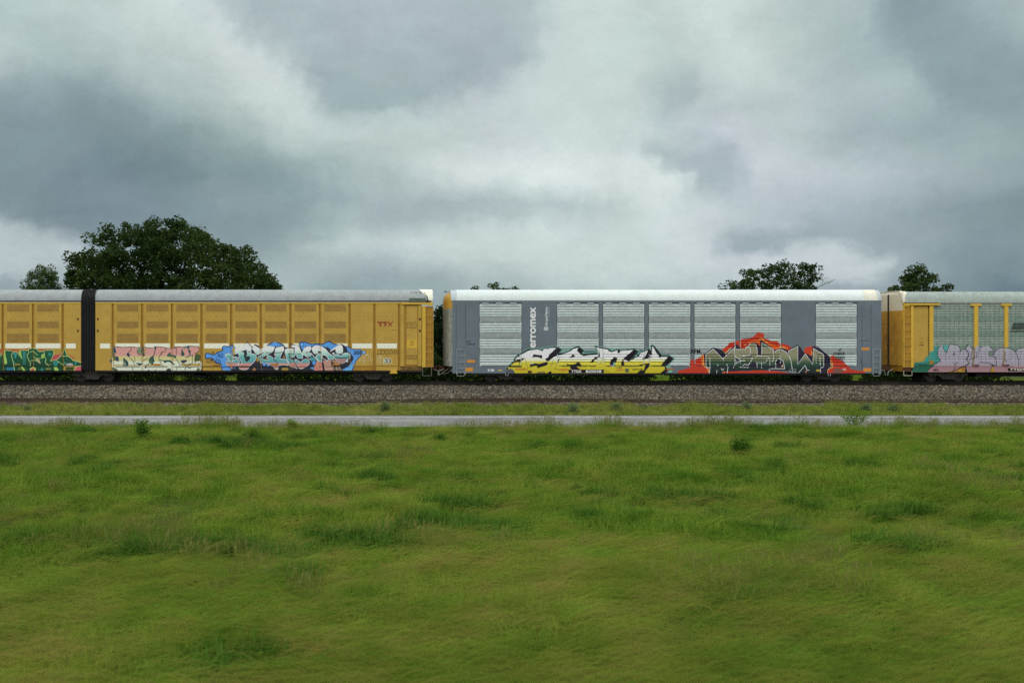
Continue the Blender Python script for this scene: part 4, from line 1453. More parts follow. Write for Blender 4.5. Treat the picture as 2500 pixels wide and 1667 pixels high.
P.frame(993.5, 1017, 867.3, 875.6, .8, DK)
P.text('LOAD LIMIT', (997, 1013, 869, 870.6), DK); P.text('NO HUMPING', (996, 1014, 872, 873.6), DK)
P.text('NO', (1003, 1007, 830.5, 832.5), (60, 48, 22)); P.text('ROOF', (1001, 1010.5, 833.8, 835.6), (60, 48, 22)); P.text('LT WT', (1001.5, 1009.5, 837, 838.8), (60, 48, 22)); P.text('177000', (999.5, 1011, 840.4, 842.2), (60, 48, 22))
P.text('CAPY', (1001, 1009, 803, 804.6), DK)
P.build('data_lettering', WB)

# ---- white to yellow block letters on the grey wagon
P = Paint(GREY_SIDE); YM = 910.3
HAL = (122, 160, 148)
P.poly('H 2070,270 2100,200 2400,180 2430,235 2400,290 2140,400 1960,400', (112, 146, 134)); P.poly('H 900,230 1200,200 1640,150 1960,150 1900,190 1400,300', (90, 116, 116))
P.poly('I 650,170 800,290 1260,290 1190,120 1230,150 1330,400 860,450 790,470 740,400 800,300 700,190', [(843, (118, 146, 140)), (854, (112, 142, 138)), (858, (52, 88, 92)), (863, (112, 148, 138))])
P.poly('J 850,345 920,260 1080,280 940,380 820,460 620,560 560,600 640,500', [(852, (58, 96, 106)), (862, (70, 112, 110)), (870, (120, 164, 150))])
P.poly('I 1700,220 2100,200 2100,270 1900,300 1780,280', (112, 150, 138))
SIL = ('H 70,1112 95,940 190,850 380,690 395,600 450,520 640,390 890,240 960,268 1220,225 1385,300 1420,225 1600,222 1635,178 1930,172 2072,270 1950,398 2120,393 2150,400 2400,290 2430,228 2690,165 2862,300 2790,388 2850,455 '
       '2930,428 3370,388 3288,148 3560,200 3750,230 3865,330 4120,255 4190,293 4370,290 4400,263 4690,242 4822,345 4680,480 4509,620 4700,540 4800,500 4889,395 5194,233 5299,340 5312,125 5349,115 5529,295 5665,488 5939,488 6085,590 5839,860 5869,915 '
       '5905,1000 5799,1112')
sp = pts(SIL)
P.stroke(sp[1:-1], 5.2, HAL, ymax=YM)
P.stroke(sp[1:-1], 3.4, (60, 96, 92), ymax=YM)
P.poly(SIL, (24, 22, 26), 0, YM)
SG = [(858, (212, 218, 220)), (872, (208, 214, 214)), (879, (206, 206, 170)), (884, (190, 180, 60)), (896, (184, 172, 44)), (911, (176, 160, 34))]
P.poly('H 150,900 240,840 395,718 560,685 600,650 740,560 650,575 430,660 415,625 450,570 650,430 885,300 1210,250 1395,322 1430,235 1610,240 1640,203 1897,203 1700,380 1600,500 1560,590 1595,690 1800,520 2130,430 2430,302 2460,250 2680,195 2620,300 2760,430 2850,492 3330,440 3385,400 '
       '3312,188 3560,232 3750,262 3800,335 3870,352 4095,285 4080,372 4150,392 4185,312 4662,270 4330,570 4320,620 4500,690 4545,650 4720,560 4860,500 4905,390 5180,283 5080,500 4990,620 5290,560 5312,400 5332,155 5360,165 5480,380 5575,470 5572,545 5642,520 5908,508 5640,820 5765,865 5800,960 5620,1112 150,1112', SG, 0, YM)
BK = (26, 22, 28)
for s in ('H 395,668 760,545 690,640 620,665 575,740 560,860 543,860 562,685 400,695', 'H 1008,540 1072,430 1380,470 1368,580 1200,545', 'H 1895,190 2070,270 1890,430 1830,480 1590,680 1550,680 1470,600 1590,540 1640,490 1612,445 1700,380',
          'H 930,795 1020,790 1130,750 1220,775 1300,770 1400,730 1570,700 1582,770 1530,830 1200,930 1200,865 1140,840 980,880 955,905', 'H 1540,1112 1640,1050 1712,1035 1712,1112', 'H 1930,730 1935,650 2040,530 1985,640 1950,730',
          'I 300,570 350,500 440,435 520,515', 'I 180,745 230,780 300,800 470,790 640,700 765,875 650,880 480,770 620,860 560,880 690,970 360,980 300,850 220,840', 'I 570,295 630,175 805,300 730,390 790,470 910,430 900,455 780,485',
          'I 1030,720 1200,560 1345,480 1310,420 1370,370 1390,500 1370,530 1200,640 1150,735', 'I 1690,235 1810,330 1700,320', 'I 2010,370 2060,255 2130,290 2080,395', 'I 1740,800 1780,650 1900,540 2020,560 1990,690 1940,760 1925,870 1840,840',
          'J 150,905 250,820 245,730 330,580 700,260 720,245 852,345 540,620 500,680 335,600 330,720 370,780 260,920 60,920 20,900', 'J 985,620 1060,510 1110,510 1222,250 1335,340 1358,430 1320,545 1060,570', 'J 1370,130 1550,290 1690,490 1660,545 1590,540 1600,470 1500,370',
          'J 1970,490 2110,590 1830,840 1675,830 1860,640 1940,505', 'J 880,855 900,800 1130,765 1275,748 1240,880 1130,1000 1080,1112 860,1112 800,1112 930,1000 1060,1000 1110,790 980,830', 'J 1780,840 1820,870 1900,915 1840,960 1940,1000 1830,1112 1640,1112 1820,960 1800,890'):
    P.poly(s, BK, 0, YM)
P.poly('I 1850,820 1900,700 1955,700 1930,800 1890,860', (120, 164, 148)); P.poly('J 1265,530 1310,440 1345,430 1300,540', (200, 196, 204)); P.poly('J 330,600 520,690 380,720', (206, 196, 200))
P.poly('H 1240,535 1100,530 1000,548 900,740 1010,780 1090,745 1300,765 1560,690', SG)
P.poly('H 860,1022 1000,1018 1000,1095 862,1100', (56, 26, 18)); P.poly('H 380,925 850,920 850,1000 400,985', (176, 122, 42), 1); P.poly('H 1970,950 2310,935 2320,1010 1980,1040', (176, 122, 42), 1)
P.poly('J 60,960 330,950 330,1010 80,1030', (172, 120, 44), 1)
P.poly('H 105,960 300,945 380,1050 400,1112 100,1112', (76, 82, 88), 1); P.poly('H 1200,1060 1480,1050 1490,1112 1200,1112', (110, 98, 62), 1)
P.rect(1525.8, 1535.4, 898.8, 908, (76, 84, 78)); P.frame(1526.6, 1534.6, 899.8, 907, .8, (120, 120, 60)); P.text('RESTRAINT', (1544, 1570, 899, 903), (60, 56, 30), bold=.01)
P.poly('J 1860,930 2110,930 2150,970 1870,980', (156, 112, 62)); P.poly('J 1830,870 1950,780 2050,915 1880,915', (110, 158, 140)); P.rect(1631.5, 1641, 903, 908.8, (112, 160, 138)); P.poly('J 1860,990 1940,990 1930,1040 1860,1040', (110, 34, 20))
P.stroke('I 1230,160 1370,390', 1.4, (122, 160, 148))
for a, b in ((1253, 1264), (1372, 1385), (1424, 1432), (1441, 1454), (1483, 1492), (1521, 1558), (1594, 1619)): P.rect(a, b, 892.6, 893.9, (26, 24, 18))
for s in ('H 770,590 850,900 940,900', 'H 640,740 620,910', 'H 1780,580 1740,760 1700,910', 'H 1600,780 1940,730', 'H 1930,740 1820,950 1960,960', 'H 1900,240 1900,470', 'I 1385,180 1385,560', 'I 1495,210 1495,620', 'I 1380,530 1470,600 1400,760', 'J 1095,300 1095,620', 'J 1240,560 1240,700', 'I 1550,1000 1720,1050'):
    P.stroke(s, .55, (70, 66, 40))
P.stroke('J 1690,110 1690,110 1700,110', .5, HAL)
for s in ('H 430,650 415,620 450,570 650,430', 'H 910,740 1010,775 1090,740', 'I 1720,800 1900,880'):
    P.stroke(s, 1.0, (226, 230, 226))
P.rect(1388, 1474, 901.4, 910.2, (20, 17, 17))
P.stroke('P 1388,910.4 1474,910.4', .6, (150, 146, 130))
P.text('TTGX', (1394.6, 1419.6, 902.6, 909), (206, 206, 200), bold=.025)
P.text('825038', (1429.8, 1468, 902.6, 909), (206, 206, 200), bold=.025)
P.build('graffiti', WG, 'big block letters fading from white to yellow with black sides')

# ---- dark green letters on an orange blaze
P = Paint(GREY_SIDE)
RD = (172, 52, 32)
P.poly('K 60,1505 100,1400 300,1370 380,1340 490,1240 460,1130 510,1040 580,1020 640,1070 700,1000 880,960 900,880 1000,860 1040,1280 1170,1350 1150,1505', RD, 0, YM)
P.poly('K 1600,670 1700,620 1830,520 1850,440 1980,430 2100,390 2290,330 L 500,310 690,240 780,170 850,70 920,80 980,110 1090,140 1060,290 1240,340 1300,370 1450,390 1560,400 1570,440 1700,470 1900,520 2040,620 1990,690 1890,700 1600,720 400,720 -120,620 K 1740,830', RD)
P.poly('L 450,470 640,360 900,330 1000,300 1200,420 1440,540 1700,540 1900,600 1900,700 1700,650 1450,700 1000,400 930,580 700,440', (196, 92, 38), 1)
P.poly('K 880,890 980,870 1010,1240 900,1240', (192, 96, 42)); P.poly('M 500,530 512,410 600,370 740,345 745,640', (178, 56, 32)); P.poly('M 1250,640 1360,610 1420,680 1570,740 1640,800 1700,850 1790,930 1850,1000 2000,1040 2260,1060 2250,1118 1165,1118 1200,1020 1300,950', RD, 0, YM)
P.poly('M 1330,1010 1500,960 1640,1040 1600,1118 1330,1118', (110, 74, 66), 1, YM)
P.poly('K 1600,1505 1640,1450 1800,1440 2100,1400 L 300,1430 620,1420 820,1370 900,1380 1100,1410 1600,1430 1960,1500 1960,1505', RD, 0, YM)
for s in ('K 960,880 975,1260 1040,1290 1120,1370 1150,1490', 'K 1610,680 1700,830 1900,640', 'L 930,340 980,270 1040,330 1240,480', 'M 560,570 740,630 720,480', 'M 1275,660 1285,900 1330,940', 'M 1320,800 1330,940 1200,1010 1170,1100', 'L 400,540 460,470', 'L 1600,640 1700,600 1800,640'):
    P.stroke(s, 1.6, (208, 160, 84), ymax=YM)
P.poly('K 985,845 1300,600 1460,650 1620,700 1740,850 2110,495 2275,640 2420,640 2440,600 2510,530 2600,450 2700,425 2800,440 2940,560 2940,360 2965,340 3380,640 3450,700 3560,650 3700,625 3800,650 3885,705 4240,512 4350,620 4455,785 4746,906 4752,585 4780,570 4891,540 5340,910 5395,985 5380,1270 5279,1367 5267,1505 '
       '4320,1505 4200,1400 3900,1420 3500,1400 3000,1390 2400,1410 1990,1440 1640,1450 1600,1505 1165,1505 1170,1350 1040,1285 1010,1240', (36, 32, 48), 0, YM)
MG = [(868, (128, 126, 100)), (876, (112, 116, 88)), (881, (72, 88, 66)), (889, (40, 68, 54)), (897, (30, 48, 42)), (911, (26, 36, 36))]
for s in ('K 1050,1280 1050,842 1300,662 1640,1000 2085,578 2095,640 2030,700 2040,830 2100,940 2060,1100 1990,1330 2000,1420 1650,1440 1600,1505 1190,1505 1165,1340',
          'L 40,680 430,668 450,600 560,590 600,660 590,880 310,892 680,990 530,1220 400,1190 230,1300 540,1300 800,1330 850,1400 100,1420 0,1330 60,1180 230,1060 430,1070 200,1020 100,950 50,830',
          'L 520,560 600,480 720,460 800,530 830,650 840,860 1000,880 1275,900 1140,1130 700,1140 560,1200 680,990 610,900 610,640', 'L 1000,440 1400,680 1410,1060 1300,1125 1280,1390 860,1400 840,1150 1140,1130 1290,890 990,868',
          'L 1430,770 1550,690 1680,680 1830,760 1940,900 2010,1080 2055,1360 1960,1400 1800,1410 1290,1400 1310,1120 1415,1060', 'L 1930,720 2240,560 2255,1190 2200,1300 2060,1330 2010,1080 1950,900',
          'M 60,485 325,350 325,855 540,570 755,860 775,412 1075,590 1075,920 985,960 970,1118 340,1118 170,1000 130,700'):
    P.poly(s, MG, 0, YM)
P.poly('L 1485,1320 1480,1080 1540,1010 1610,985 1700,1030 1745,1095 1785,1335', (34, 30, 46)); P.poly('L 1670,1290 1690,1220 1725,1195 1745,1300', (190, 140, 96)); P.poly('L 540,900 640,905 640,975 480,925', (36, 32, 44)); P.poly('L 230,1300 400,1195 520,1225 540,1298', (28, 30, 34))
P.poly('K 1610,1450 1700,1440 1740,1480 1620,1500', (176, 104, 72)); P.poly('M 530,1090 560,1040 590,1060 570,1110', (176, 112, 90)); P.poly('L 1000,450 1060,500 1280,640 1000,560', (70, 110, 90))
WL = (206, 212, 208)
for s in ('K 1165,1500 1190,1300 1190,960', 'K 1170,1330 1050,1280 1050,842 1300,662 1640,1000 2085,578', 'K 1640,1000 1690,1060', 'K 1420,1495 1450,1200 1630,1400 1790,1190 1810,1300 1785,1495', 'L 230,1030 100,950 50,830 40,678 430,668 450,600 560,590 600,660 590,885 310,890 680,990 530,1220',
          'L 0,1320 60,1190 230,1070 430,1070', 'L 540,1300 230,1300 400,1195 520,1222', 'L 520,560 600,480 720,460 800,530 830,650 840,860', 'L 990,868 1000,440 1400,680 1410,1060 1310,1120', 'L 780,970 820,905 1262,915 1140,1130 780,1130',
          'L 830,1160 830,1310', 'L 985,1160 990,1340', 'L 1280,970 1275,1440 1240,1360', 'L 1430,770 1550,690 1680,680 1830,760 1940,900 2010,1080 2050,1350', 'L 1480,1320 1480,1080 1610,985 1740,1090 1790,1350 1300,1345', 'M 60,555 60,488 325,350 322,870 540,570 755,870 775,412 1075,590 1070,920',
          'M 968,660 975,1110', 'M 980,975 1060,940', 'M 340,1118 530,900 590,1030 655,1035', 'L 90,1040 100,1110'):
    P.stroke(s, 1.25, WL, ymax=YM)
P.text('.RFM.', (1684.5, 1712.5, 851.5, 862.5), (24, 28, 30), bold=.02)
P.stroke('M 1500,425 1525,480 1575,400', 1.5, (24, 30, 30)); P.text('CHECK', (2034, 2063.5, 859.2, 866.4), (26, 34, 32), bold=.03); P.text('TRIST', (2038.5, 2064.5, 869, 877.2), (26, 32, 30), bold=.03); P.stroke('M 1600,740 1640,790 1680,800', 1.4, (30, 26, 28))
for s in ('M 95,1010 165,1005', 'M 95,1010 90,1090 165,1075', 'M 180,1005 270,1005 270,1075 180,1075 180,1005', 'M 120,1060 120,1118', 'M 165,1005 165,1118', 'M 180,1115 270,1115'):
    P.stroke(s, .8, (150, 154, 148))
P.rect(1992, 2001, 901.3, 905.9, (176, 146, 48)); P.text('OK', (2056.8, 2066, 898.8, 903.5), (206, 180, 170), bold=.05)
P.build('graffiti', WG, 'dark green lettering edged in white over an orange red blaze')

# ---- lettering on the grey wagon
P = Paint(GREY_SIDE)
P.text('erromex', (1294.5, 1308.2, 748.8, 848.2), (214, 224, 226), bold=.022, rot=90)
P.text('GrupoMéxico', (1330.6, 1338.6, 748.8, 793.8), (206, 214, 216), bold=.012, rot=90)
P.text('TRANSPORTES', (1339, 1341.6, 749.5, 775), (176, 184, 188), rot=90)
LG = (210, 218, 220)
P.stroke('P 1328.4,804.5 1329,798.5 1333.5,796.2 1337.5,797.5', 1.5, LG, smooth=1)
P.stroke('P 1330.2,802.5 1333,799 1337.8,800.6', 1.2, LG, smooth=1); P.stroke('P 1329.6,805.2 1334.4,805.6 1338,801.8', 1.6, LG, smooth=1); P.stroke('P 1331,802.8 1334.5,803 1337,800.6', .9, LG)
P.text('FXE', (1138.8, 1148.8, 831, 834.6), (34, 38, 44), bold=.02); P.text('220622', (1139, 1160.2, 837.2, 841.4), (34, 38, 44), bold=.02)
P.rect(1190.8, 1206.4, 900.6, 905.6, (186, 192, 194)); P.rect(1194.4, 1198.6, 902, 904.6, (40, 44, 50)); P.rect(1216.4, 1226, 901.6, 905, (176, 148, 56))
P.rect(1236.5, 1239.5, 901.5, 906, (150, 156, 60))
P.build('operator_lettering', WG, 'white vertical operator lettering partly hidden by graffiti')

# ---- lilac letters on the right-hand wagon
P = Paint(RIGHT_SIDE); YM = 907.6
P.poly('N 110,1210 130,1060 195,1000 200,860 350,840 560,810 640,640 740,580 760,420 890,430 930,270 1120,240 1220,200 1500,180 1420,480 1200,790 700,1217', [(845, (56, 128, 122)), (880, (58, 134, 126)), (893, (30, 78, 62)), (908, (34, 98, 78))], 0, YM)
P.rect(2268.7, 2279.8, 879, 888.2, (140, 104, 48))
LV = [(840, (152, 150, 160)), (885, (148, 140, 154)), (892, (146, 136, 140)), (895, (142, 106, 112)), (908, (148, 116, 122))]
DKR = (34, 32, 44)
P.poly('N 700,1217 760,1100 830,1010 1210,790 1110,640 1100,480 1140,290 1210,190 1280,230 1340,360 1420,480 1490,360 1520,270 1600,160 1850,190 1950,300 1970,440 2000,370 2100,340 2170,340 2250,180 O 180,690 220,740 280,810 360,730 410,705 470,760 560,730 700,720 800,770 870,900 940,800 1060,760 1200,760 1380,830 1470,890 1510,790 1680,755 1850,755 1980,830 2040,960 2060,1300 2040,1429 880,1429 850,1380 830,1290 790,1290 740,1429 110,1429 80,1285 -10,1285 -130,1350 -440,1429 -956,1429', LV, 0, YM)
P.poly('N 1330,230 1500,180 1480,290 1420,470 1370,400', (70, 150, 144)); P.poly('N 1820,1170 2010,1060 2140,1040 2140,1217 1900,1217', (160, 122, 46), 0, YM); P.poly('N 2010,1080 2100,1060 2130,1180 2010,1160', (140, 84, 30))
P.poly('O 740,1429 800,1290 850,1290 880,1429', (150, 118, 44), 0, YM)
P.poly('O 90,1270 130,1429 60,1429 70,1270', DKR, 0, YM); P.poly('N 1680,570 1730,440 1755,545 1720,580', DKR)
P.disc(2420.3, 863.2, 6.2, 7.6, DKR); P.disc(2420.3, 863.2, 5.2, 6.6, (104, 118, 112))
P.poly('O 770,1200 860,1230 860,1270 800,1260', DKR); P.rect(2373.5, 2391.5, 889, 893.6, (104, 70, 82)); P.rect(2446, 2465.6, 888.8, 893.6, (100, 68, 80))
for s in ('N 1090,500 1130,300 1210,190', 'N 1290,240 1340,370 1425,490 1500,310 1530,200', 'N 1590,165 1750,170 1880,210 1950,300 1960,480', 'N 1960,400 2060,345 2160,350 2250,420 2290,520 2270,640 2200,720 2310,880 2150,960 2000,1020 1700,1170', 'N 1100,480 1100,620 1210,790 920,960 780,1080 700,1170',
          'N 2170,330 2200,240 2280,170', 'N 1690,880 1790,890 1880,860', 'N 1780,900 1740,1040 1660,1217', 'O 0,805 60,805 130,850 180,920 150,1020 100,1075 200,1190 90,1270 -100,1330', 'O 90,780 130,690 170,690', 'O 220,740 300,800 240,960 230,1030', 'O 290,800 320,780 310,1050 265,1220',
          'O 360,860 370,960 390,1010 250,1060 180,1120', 'O 440,990 450,850 490,760 540,740', 'O 770,745 830,800 855,880', 'O 860,970 880,880 950,810 1050,765 1200,762 1340,790 1430,850 1500,960 1540,1080 1540,1260', 'O 840,1020 920,1025 935,1260 870,1245 700,1180 470,1155', 'O 1150,870 1140,1040 1100,1220',
          'O 1150,1060 1195,1160', 'O 1465,880 1510,790', 'O 1510,795 1680,755', 'O 80,1280 100,1429', 'O 790,1300 740,1425'):
    P.stroke(s, 1.2, DKR, ymax=YM)
P.stroke('N 940,995 2600,995 4000,995', .7, (30, 24, 28)); P.stroke('N 350,935 700,935', 1.0, (24, 40, 36))
P.text('MAC', (2279, 2292, 899.5, 905), (40, 30, 34), bold=.03)
P.rect(2460.4, 2560, 898, 905, (18, 16, 18)); P.text('TTQX 963820', (2466, 2552, 898.8, 904.4), (206, 200, 180), bold=.02, shear=.3)
for k, (a, b) in enumerate(((2474.5, 2520), (2473.5, 2518), (2472.5, 2516), (2471, 2513), (2469.6, 2510))):
    y0 = 787.4 + 3.6 * k
    P.poly([(a, y0), (b, y0), (b - .8, y0 + 2.2), (a - .8, y0 + 2.2)], (30, 40, 38))
P.text('NORFOLK SOUTHERN', (2466.5, 2560, 805.6, 810), (30, 38, 38), bold=.03, shear=.35)
P.build('graffiti', WR, 'lilac bubble letters with dark outlines and a turquoise patch')
P = Paint(((), [], lambda x: False, lambda x, y: 60.02))
P.text('NS', (2248.5, 2253.5, 833, 836), (84, 66, 34)); P.text('31842', (2245, 2256.5, 839.5, 843), (84, 66, 34), bold=.02)
P.build('data_lettering', WR)
# ---------------------------------------------------------------- ground, road, track
def und(x, y):
    return (0.05 * np.sin(x * 0.33 + y * 0.21) + 0.06 * np.sin(x * 0.13 - y * 0.4 + 1.0) + 0.03 * np.sin(x * 0.9 + y * 0.8))


def prof_z(y):
    return np.interp(y, [-60, 41.6, 42.3, 50.1, 50.3, 53.0, 54.0, 60.0, 63.6, 66.0, 4000],
                     [-1.33, -1.34, -1.38, -1.38, -1.34, -1.03, -1.02, -0.6, -0.6, -0.95, -0.95])


def ground_z(x, y):
    f = np.clip((41.0 - y) / 3.0, 0, 1) * np.clip((70 - np.abs(x)) / 20, 0, 1)
    return prof_z(y) + und(x, y) * f


def ground_mat():
    m = bpy.data.materials.new('field_soil')
    m.use_nodes = True
    t = NT(m.node_tree)
    b = t.n['Principled BSDF']
    b.inputs['Roughness'].default_value = 1.0
    b.inputs['Specular IOR Level'].default_value = 0.05
    g = t.add('ShaderNodeNewGeometry')
    n = t.noise(g.outputs['Position'], 0.35, 7, 0.65)
    c = t.ramp(n.outputs['Fac'], [(0.3, (0.028, 0.045, 0.010)), (0.5, (0.05, 0.075, 0.016)), (0.7, (0.07, 0.082, 0.022))])
    t.put(b.inputs['Base Color'], c)
    return m


def ground():
    xs = np.concatenate([[-3000, -1200, -500, -200, -110], np.arange(-80, 81, 1.0), [110, 200, 500, 1200, 3000]])
    ys = np.concatenate([[-60, -20, 0, 4], np.arange(6, 41.5, 1.0), [41.6, 42.3, 50.1, 50.3, 51.5, 53.0, 54.0, 57, 60, 63.6, 66, 75, 100, 200, 600, 1500, 4000]])
    X, Y = np.meshgrid(xs, ys)
    Z = ground_z(X, Y)
    V = np.stack([X, Y, Z], -1).reshape(-1, 3)
    nx, ny = len(xs), len(ys)
    i, j = np.meshgrid(np.arange(nx - 1), np.arange(ny - 1))
    a = (j * nx + i).ravel()
    F = np.stack([a, a + 1, a + 1 + nx, a + nx], -1)
    me = fast_mesh('ground', V, F, ground_mat())
    o = bpy.data.objects.new('ground', me)
    COL.objects.link(o)
    tag(o, kind='structure')
    OFF[o.name] = Vector((0, 0, 0))


ground()


def road_mat():
    m = bpy.data.materials.new('worn_asphalt')
    m.use_nodes = True
    t = NT(m.node_tree)
    b = t.n['Principled BSDF']
    b.inputs['Roughness'].default_value = 0.75
    b.inputs['Specular IOR Level'].default_value = 0.2
    g = t.add('ShaderNodeNewGeometry')
    n = t.noise(t.scale(g.outputs['Position'], (0.5, 1.0, 1)), 0.5, 6, 0.65)
    n2 = t.noise(g.outputs['Position'], 14, 5, 0.7)
    c = t.ramp(n.outputs['Fac'], [(0.3, (0.175, 0.176, 0.168)), (0.55, (0.235, 0.236, 0.226)), (0.75, (0.285, 0.286, 0.274))])
    f = t.maprange(n2.outputs['Fac'], 0.3, 0.7, 0.72, 1.16)
    c = t.mix(1.0, c, t_comb(t, f), 'MULTIPLY')
    # cracks and darker wheel paths along the road
    v = t.add('ShaderNodeTexVoronoi', feature='DISTANCE_TO_EDGE')
    v.inputs['Scale'].default_value = 0.55
    n3 = t.noise(g.outputs['Position'], 2.5, 4, 0.6)
    va = t.add('ShaderNodeVectorMath', operation='ADD')
    t.put(va.inputs[0], g.outputs['Position'])
    t.put(va.inputs[1], t.scale(n3.outputs['Color'], (.8, .8, 0)))
    t.put(v.inputs['Vector'], va.outputs[0])
    cr = t.maprange(v.outputs['Distance'], 0.0, 0.03, 0.55, 0.0)
    c = t.mix(cr, c, (0.06, 0.06, 0.055, 1))
    t.put(b.inputs['Base Color'], c)
    return m


mb = MB()
mb.box(-400, 400, 42.55, 49.9, -1.42, -1.325)
rd = mb.build('road', road_mat()); tag(rd, kind='structure')
mb = MB()
mb.box(-400, 400, 48.70, 48.88, -1.324, -1.320)
for k in range(-22, 23):
    x = 3.2 + k * 12.2
    mb.box(x, x + 3.3, 46.5, 46.62, -1.324, -1.320)
mb.box(-400, 400, 43.6, 43.73, -1.324, -1.320)
rm = mb.build('road_markings', mat('worn_road_paint', (0.52, 0.52, 0.49), .7, var=.3, vscale=3)); tag(rm, kind='structure')

# ballast bed: two tracks on one shoulder
BAL = [(52.9, -1.12), (53.4, -1.05), (54.3, -0.98), (55.8, -0.95), (56.2, -0.84), (57.2, -0.66), (59.4, -0.37), (60.3, -0.29), (63.0, -0.29), (64.3, -0.7), (65.2, -1.0)]


def bal_z(y):
    return np.interp(y, [a for a, b in BAL], [b for a, b in BAL])


def stone_mat(name, dark=1.0):
    m = bpy.data.materials.new(name)
    m.use_nodes = True
    t = NT(m.node_tree)
    b = t.n['Principled BSDF']
    b.inputs['Roughness'].default_value = 0.85
    b.inputs['Specular IOR Level'].default_value = 0.2
    oi = t.add('ShaderNodeObjectInfo')
    g = t.add('ShaderNodeNewGeometry')
    n = t.noise(g.outputs['Position'], 0.25, 4, 0.6)
    c = t.ramp(oi.outputs['Random'], [(0.0, tuple(dark * v for v in (0.032, 0.026, 0.019))), (0.45, tuple(dark * v for v in (0.088, 0.072, 0.052))), (0.8, tuple(dark * v for v in (0.155, 0.130, 0.096))), (1.0, tuple(dark * v for v in (0.28, 0.25, 0.20)))])
    f = t.maprange(n.outputs['Fac'], 0.3, 0.7, 0.85, 1.12)
    t.put(b.inputs['Base Color'], t.mix(1.0, c, t_comb(t, f), 'MULTIPLY'))
    return m


mb = MB()
xs = [-300 + 4 * k for k in range(151)]
K = len(BAL)
vs = [(x, y, z - 0.04) for x in xs for y, z in BAL]
fs = [(i * K + j, (i + 1) * K + j, (i + 1) * K + j + 1, i * K + j + 1) for i in range(len(xs) - 1) for j in range(K - 1)]
mb.add(vs, fs)
bb = mb.build('ballast_bed', mat('ballast_dust', (0.05, 0.044, 0.035), .95, var=.3, vscale=18, bump=.5, bscale=16)); tag(bb, kind='structure')

TEMPL = bpy.data.collections.new('scatter_shapes')      # never linked: shapes that the stuff objects repeat


def scatter(name, V, sc, shapes, mats=None, tilt=0.0, spin=3.1416, kind='stuff', label=None, cat=None):
    """one object whose vertices carry repeated small shapes (geometry nodes)"""
    c = bpy.data.collections.new(name + '_shapes')
    for s in shapes:
        c.objects.link(s)
    me = bpy.data.meshes.new(name)
    me.vertices.add(len(V))
    me.vertices.foreach_set('co', np.asarray(V, dtype=np.float32).ravel())
    at = me.attributes.new('sc', 'FLOAT', 'POINT')
    at.data.foreach_set('value', np.asarray(sc, dtype=np.float32))
    o = bpy.data.objects.new(name, me)
    COL.objects.link(o)
    tag(o, label, cat, None, kind)
    ng = bpy.data.node_groups.new(name, 'GeometryNodeTree')
    ng.interface.new_socket('Geometry', in_out='INPUT', socket_type='NodeSocketGeometry')
    ng.interface.new_socket('Geometry', in_out='OUTPUT', socket_type='NodeSocketGeometry')
    N = ng.nodes
    L = ng.links
    gi = N.new('NodeGroupInput'); go = N.new('NodeGroupOutput')
    ip = N.new('GeometryNodeInstanceOnPoints')
    ci = N.new('GeometryNodeCollectionInfo')
    ci.inputs['Collection'].default_value = c
    ci.inputs['Separate Children'].default_value = True
    ci.inputs['Reset Children'].default_value = True
    ip.inputs['Pick Instance'].default_value = True
    rv = N.new('FunctionNodeRandomValue'); rv.data_type = 'FLOAT_VECTOR'
    rv.inputs[0].default_value = (-tilt, -tilt, -spin)
    rv.inputs[1].default_value = (tilt, tilt, spin)
    na = N.new('GeometryNodeInputNamedAttribute'); na.data_type = 'FLOAT'
    na.inputs['Name'].default_value = 'sc'
    mp = N.new('GeometryNodeMeshToPoints')
    L.new(gi.outputs[0], mp.inputs[0])
    L.new(mp.outputs[0], ip.inputs['Points'])
    L.new(ci.outputs[0], ip.inputs['Instance'])
    L.new(rv.outputs[0], ip.inputs['Rotation'])
    L.new(na.outputs[0], ip.inputs['Scale'])
    L.new(ip.outputs[0], go.inputs[0])
    md = o.modifiers.new('scatter', 'NODES')
    md.node_group = ng
    return o


def stone_shapes(m, n=6):
    out = []
    base = [(-1, -1, -1), (1, -1, -1), (1, 1, -1), (-1, 1, -1), (-1, -1, 1), (1, -1, 1), (1, 1, 1), (-1, 1, 1)]
    fc = [(0, 3, 2, 1), (4, 5, 6, 7), (0, 1, 5, 4), (1, 2, 6, 5), (2, 3, 7, 6), (3, 0, 4, 7)]
    for k in range(n):
        me = bpy.data.meshes.new('stone_shape')
        vs = [tuple(b * rng.uniform(.45, 1.0) * s for b, s in zip(v, (.05, .04, .032))) for v in base]
        me.from_pydata(vs, [], fc)
        me.materials.append(m)
        out.append(bpy.data.objects.new('stone_shape', me))
    return out


st = stone_shapes(stone_mat('ballast_stone'))
n = 155000
bx = rng.uniform(-46, 44, n)
by = 53.0 + (60.9 - 53.0) * rng.uniform(0, 1, n)
keep = ~((np.abs(by - 54.3) < .06) | (np.abs(by - 55.735) < .06))
edge = (by > 53.5) | (rng.uniform(0, 1, n) < (by - 53.0) / .5)
bx, by = bx[keep & edge], by[keep & edge]
V = np.stack([bx, by, bal_z(by) - 0.01 + rng.uniform(0, .03, len(bx))], -1)
scatter('ballast_stones', V, rng.uniform(.6, 1.8, len(bx)) , st, tilt=1.0, label='grey crushed stone ballast sloping below the train', cat='ballast')


def rail_prof(m=1.0):
    return [(-.036, 0), (.036, 0), (.036, -.035), (.010, -.05), (.010, -.155), (.072, -.165), (.072, -.185), (-.072, -.185), (-.072, -.165), (-.010, -.155), (-.010, -.05), (-.036, -.035)]


RAILM = mat('dark_rail_steel', (0.03, 0.024, 0.02), .6, .2, var=.3)
RAILR = mat('rusty_rail', (0.085, 0.055, 0.038), .75, var=.35, vscale=6)


